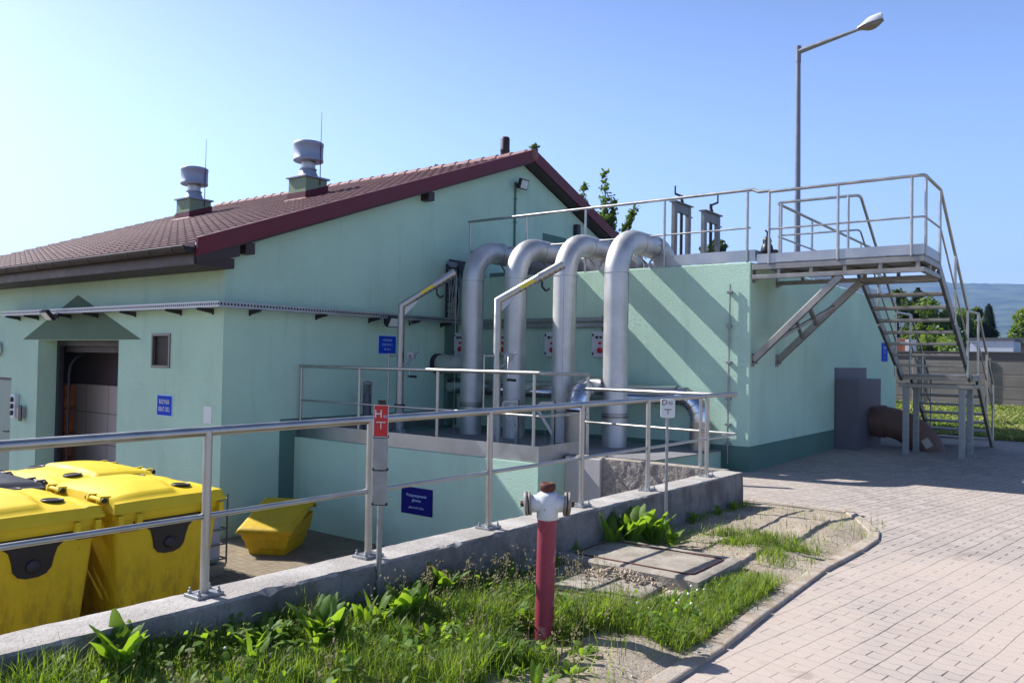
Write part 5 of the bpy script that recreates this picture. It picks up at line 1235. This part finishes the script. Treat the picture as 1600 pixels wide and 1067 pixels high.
# trees
def tree(name, label, x, y, z0, h, rad, mat, seed, n=2600, ls=.22, group=None, conifer=False, lowest=.12, clumps=16, squash=1.0, spires=None):
    q = random.Random(seed); t = thing(name, label, 'tree', (x,y,z0), group)
    o = MB(); tp = [(0,0,-.2),(q.uniform(-.1,.1),0,h*.3),(q.uniform(-.2,.2),q.uniform(-.2,.2),h*.75)]
    o.tube(tp, .1, 8, True, [h*.02,h*.014,h*.004])
    cl = []
    for i in range(clumps):
        a = q.uniform(0,6.28); f_ = q.uniform(lowest,1)
        rr = rad*(1-f_)**.9 if conifer else rad*math.sqrt(max(.05,1-(2*(f_-.45))**2))*q.uniform(.35,.95)
        p = Vector((math.cos(a)*rr, math.sin(a)*rr, h*f_*.95)); cl.append((p, rad*q.uniform(.22,.42)))
        if not conifer: o.tube([(0,0,h*f_*.5), tuple(p*.6+Vector((0,0,h*f_*.15))), tuple(p)], .03, 5, False, [h*.007,h*.004,.01])
    o.build('trunk', M['bark'], t)
    c = MB()
    if conifer:
        for k in range(n):
            f_ = q.random()**1.4; lay = math.floor(f_*14)/14; a = q.uniform(0,6.28); rr = rad*(1-f_)**1.1*(.25+.75*q.random()**.5)*(.8+.2*math.sin(a*5+lay*30)); z = h*(.1+.9*f_) - rr*.35*(.5+.5*math.sin(lay*40))
            p = Vector((math.cos(a)*rr, math.sin(a)*rr, z)); d = Vector((math.cos(a), math.sin(a), -.45)).normalized(); s_ = d.cross(Z3).normalized()
            l = ls*q.uniform(.6,1.3); c.add([p-s_*l*.3, p+d*l, p+s_*l*.3, p-d*l*.4+Z3*l*.1], [(0,1,2,3)])
    else:
        for k in range(n):
            p0, r_ = cl[k % len(cl)]; v = Vector((q.gauss(0,1),q.gauss(0,1),q.gauss(0,1)*squash)).normalized()*r_*q.random()**.4
            p = p0+v; a = Vector((q.gauss(0,1),q.gauss(0,1),q.gauss(0,1))).normalized(); b = a.orthogonal().normalized(); l = ls*q.uniform(.5,1.2)
            c.add([p-a*l, p+b*l*.5, p+a*l, p-b*l*.5], [(0,1,2,3)])
    if spires:
        def leaf_(p):
            a = Vector((q.gauss(0,1),q.gauss(0,1),q.gauss(0,1))).normalized(); b = a.orthogonal().normalized(); l = ls*q.uniform(.5,1.1); c.add([p-a*l, p+b*l*.55, p+a*l, p-b*l*.55], [(0,1,2,3)])
        for (tx, ty, tz), wd in spires:
            b0 = Vector((tx*.35, ty*.35, h*.5)); e = Vector((tx,ty,tz)); bow = Vector((q.uniform(-.2,.2), q.uniform(-.2,.2), 0)); nodes = []
            for k in range(13):
                f_ = k/12; nodes.append(b0.lerp(e, f_)+bow*math.sin(math.pi*f_)+Vector((q.gauss(0,.03),q.gauss(0,.03),0)))
            o2 = MB(); o2.tube([tuple(n_) for n_ in nodes], .012, 5, False, [.035*(1-i/13)+.005 for i in range(13)]); o2.build('branch', M['bark'], t)
            for _ in range(int(62*wd)):
                f_ = q.random()**.85; x_ = f_*12; i_ = min(11, int(x_)); nd = nodes[i_].lerp(nodes[i_+1], x_-i_)
                d = (Vector((q.gauss(0,1),q.gauss(0,1),q.uniform(-.1,1.1))).normalized()+(e-b0).normalized()*.45)*q.uniform(.25,.8)*wd*(1.15-f_)
                for _2 in range(q.randint(12,24)): leaf_(nd+d*q.random()+Vector((q.gauss(0,1),q.gauss(0,1),q.gauss(0,1)))*.06)
    c.build('crown', M[mat], t); return t
k = 80/55.; zb = -1.4
tree('broadleaf_tree', 'grey green tree nearest the building edge seen through the upper stairs', -11.7*k, 80, zb, 8.6, 2.6, 'leaf_b', 21, 4600, .25)
tree('spruce_tree', 'dark irregular conifer between broadleaf trees behind the stairs', -10.55*k, 82, zb, 8.4, 3.0, 'needle', 22, 6000, .55, conifer=True)
tree('broadleaf_tree', 'bright green tree in the middle of the view through the stairs', -9.3*k, 78, zb, 6.9, 2.7, 'leaf_a', 23, 4600, .25)
tree('broadleaf_tree', 'mid green tree right of the stair treads', -8.3*k, 79, zb, 6.6, 2.6, 'leaf_a', 24, 4600, .25)
tree('broadleaf_tree', 'tall dark tree with ragged top behind the right stair stringer', -7.7*k, 84, zb, 7.4, 2.3, 'leaf_b', 25, 4600, .25)
for i, xx in enumerate((-11.2,-10.2,-9.0,-8.2)): tree('shrub', 'low light green shrub along the far fence seen through the stairs', xx*k, 74, zb, 3.6, 1.9, ('leaf_c','leaf_a','leaf_c','leaf_c')[i], 40+i, 2600, .24, 'low shrubs seen through the stairs')
tree('spruce_tree', 'dark pointed spruce standing alone right of the stairs', -6.5*k, 80, zb, 6.7, 2.1, 'needle', 26, 8000, .34, conifer=True)
tree('broadleaf_tree', 'pale grey green round tree at the right photo edge', -5.35*k, 95, zb, 6.6, 2.9, 'leaf_a', 27, 4200, .26)
tree('shrub', 'yellow green shrub above the gabled shed', -5.0*k, 75, zb, 4.1, 1.0, 'leaf_c', 28, 900, .2)
tree('shrub', 'dark shrub at the right photo edge beside the yellow green shrub', -4.45*k, 76, zb, 4.4, 1.0, 'leaf_b', 29, 900, .2)
# trees close behind the buildings
tree('birch_tree', 'slender leafy tree rising above the right roof slope', -15.6, 26, -1.4, 6.8, 1.5, 'leaf_a', 31, 9000, .08, lowest=.5, clumps=20, spires=[((-.75,0,8.0),1.0),((.15,0,8.4),1.0),((1.45,0,6.95),.9),((1.15,0,6.1),.8),((-1.3,0,6.9),.9),((.5,0,7.2),.9),((2.0,0,5.6),.8)])
tree('broadleaf_tree', 'bushy tree top between the sluice gate frames', -11.1, 26, -1.4, 5.6, 1.15, 'leaf_b', 32, 3000, .1, lowest=.5, clumps=16)
tree('broadleaf_tree', 'twig tips showing just above the roof ridge beside the flue', -18.9, 26, -1.4, 8.9, 1.3, 'leaf_b', 33, 1500, .1, lowest=.6, clumps=8, spires=[((.15,0,9.85),.6),((-.6,0,9.5),.5)])
tree('broadleaf_tree', 'small leafy tip above the middle of the roof ridge', -24.0, 26, -1.4, 8.7, 1.1, 'leaf_b', 34, 1200, .1, lowest=.6, clumps=8, spires=[((.05,0,9.7),.5)])
# hills
m = MB()
def hill(a, b):
    az = R(-75 + 95*a); d = 2000 + 2600*b
    base = {0:1}.get(0)
    deg = math.degrees(az); prof = 5.05 + .28*math.sin((deg+14)*.55) + .22*math.exp(-((deg+6)/2.2)**2) - .35*smooth(-30,-60,deg) + .09*mnoise.noise((deg*.9,0,0)) + .05*mnoise.noise((deg*3,0,4))
    hgt = math.tan(R(prof))*4600*smooth(0,.0001,b+.0001)
    rise = b**1.25; z = -3 + (hgt+3)*rise*(1+.16*mnoise.noise((deg*.5,b*3,2))*(1-b))
    return (math.sin(az)*d, math.cos(az)*d, z)
m.grid(300, 24, hill)
tag(m.build('hills', M['hill']), kind='structure')
# hazy air
m = MB(); m.box((-4950,-320,-6),(4950,4950,520)); hz_o = m.build('haze', None); tag(hz_o, kind='stuff')
hm = bpy.data.materials.new('hazy_air'); hm.use_nodes = True; hn_ = hm.node_tree; hn_.nodes.clear()
ho = hn_.nodes.new('ShaderNodeOutputMaterial'); hv = hn_.nodes.new('ShaderNodeVolumePrincipled'); hv.inputs['Color'].default_value = (.36,.58,1,1); hv.inputs['Density'].default_value = .00017; hv.inputs['Anisotropy'].default_value = .2
hn_.links.new(hv.outputs[0], ho.inputs['Volume']); hz_o.data.materials.append(hm)
# street lamp
t = thing('street_lamp', 'tall grey street lamp with long arm behind the pump station', 'street lamp')
lx, ly = -7.24, 22.5
m = MB(); m.tube([(lx,ly,-1.8),(lx+.0,ly,3),(lx-.02,ly,8.35)], .08, 16, True, [.105,.085,.062]); m.tube([(lx-.02,ly,8.3),(lx-.02,ly,8.75)], .072, 16); m.build('pole', M['lamp_grey'] if 'lamp_grey' in M else M['galv'], t)
e = Vector((-5.66,22.5,8.86)); m = MB(); m.tube([(lx,ly,8.6),tuple(e)], .05, 12, True, [.075,.04]); m.build('arm', M['galv'], t)
dl = Vector((1,0,.19)).normalized(); sd = Vector((0,1,0)); ul = dl.cross(sd)*-1; ul = ul if ul.z > 0 else -ul
m = MB(); c = e - dl*.03
def head(a, b):
    x = a*.62; w = (.06+.13*math.sin(math.pi*min(1,(a*.85+.08)))**.6) ; th = b*math.pi
    hh = .06+.15*smooth(0,.6,a)
    return tuple(c + dl*x + sd*w*math.cos(th) + ul*(hh*math.sin(th)))
m.grid(14, 12, head); 
for a in (0,1): m.add([head(a, j/12) for j in range(13)], [tuple(range(13))])
m.build('head', M['white'], t)
m = MB()
def bowl(a, b):
    x = .06+a*.54; w = (.05+.125*math.sin(math.pi*(a*.8+.12))**.6)*(.35+.65*math.sin(math.pi*(.12+.8*a))**.5); th = math.pi+b*math.pi
    return tuple(c + dl*x + sd*w*math.cos(th) + ul*(.14*math.sin(math.pi*(.1+.8*a))*math.sin(th)-.0))
m.grid(14, 12, bowl); 
for a in (0,1): m.add([bowl(a, j/12) for j in range(13)], [tuple(range(13))])
m.build('bowl', M['lamp_bowl'] if 'lamp_bowl' in M else M['glass'], t)

# ------------------------------------------------------------------ put every empty at the base of its thing
from mathutils import Vector as V_
bpy.context.view_layer.update()
for o in list(COL.objects):
    if o.type == 'EMPTY' and not o.parent and o.location.length < 1e-6:
        pts = [c.matrix_world @ V_(b) for c in o.children for b in c.bound_box]
        if not pts: continue
        lo = V_([min(p[i] for p in pts) for i in range(3)]); hi = V_([max(p[i] for p in pts) for i in range(3)])
        b = V_(((lo.x+hi.x)/2, (lo.y+hi.y)/2, lo.z)); o.location = b
        for c in o.children: c.location = c.location - b
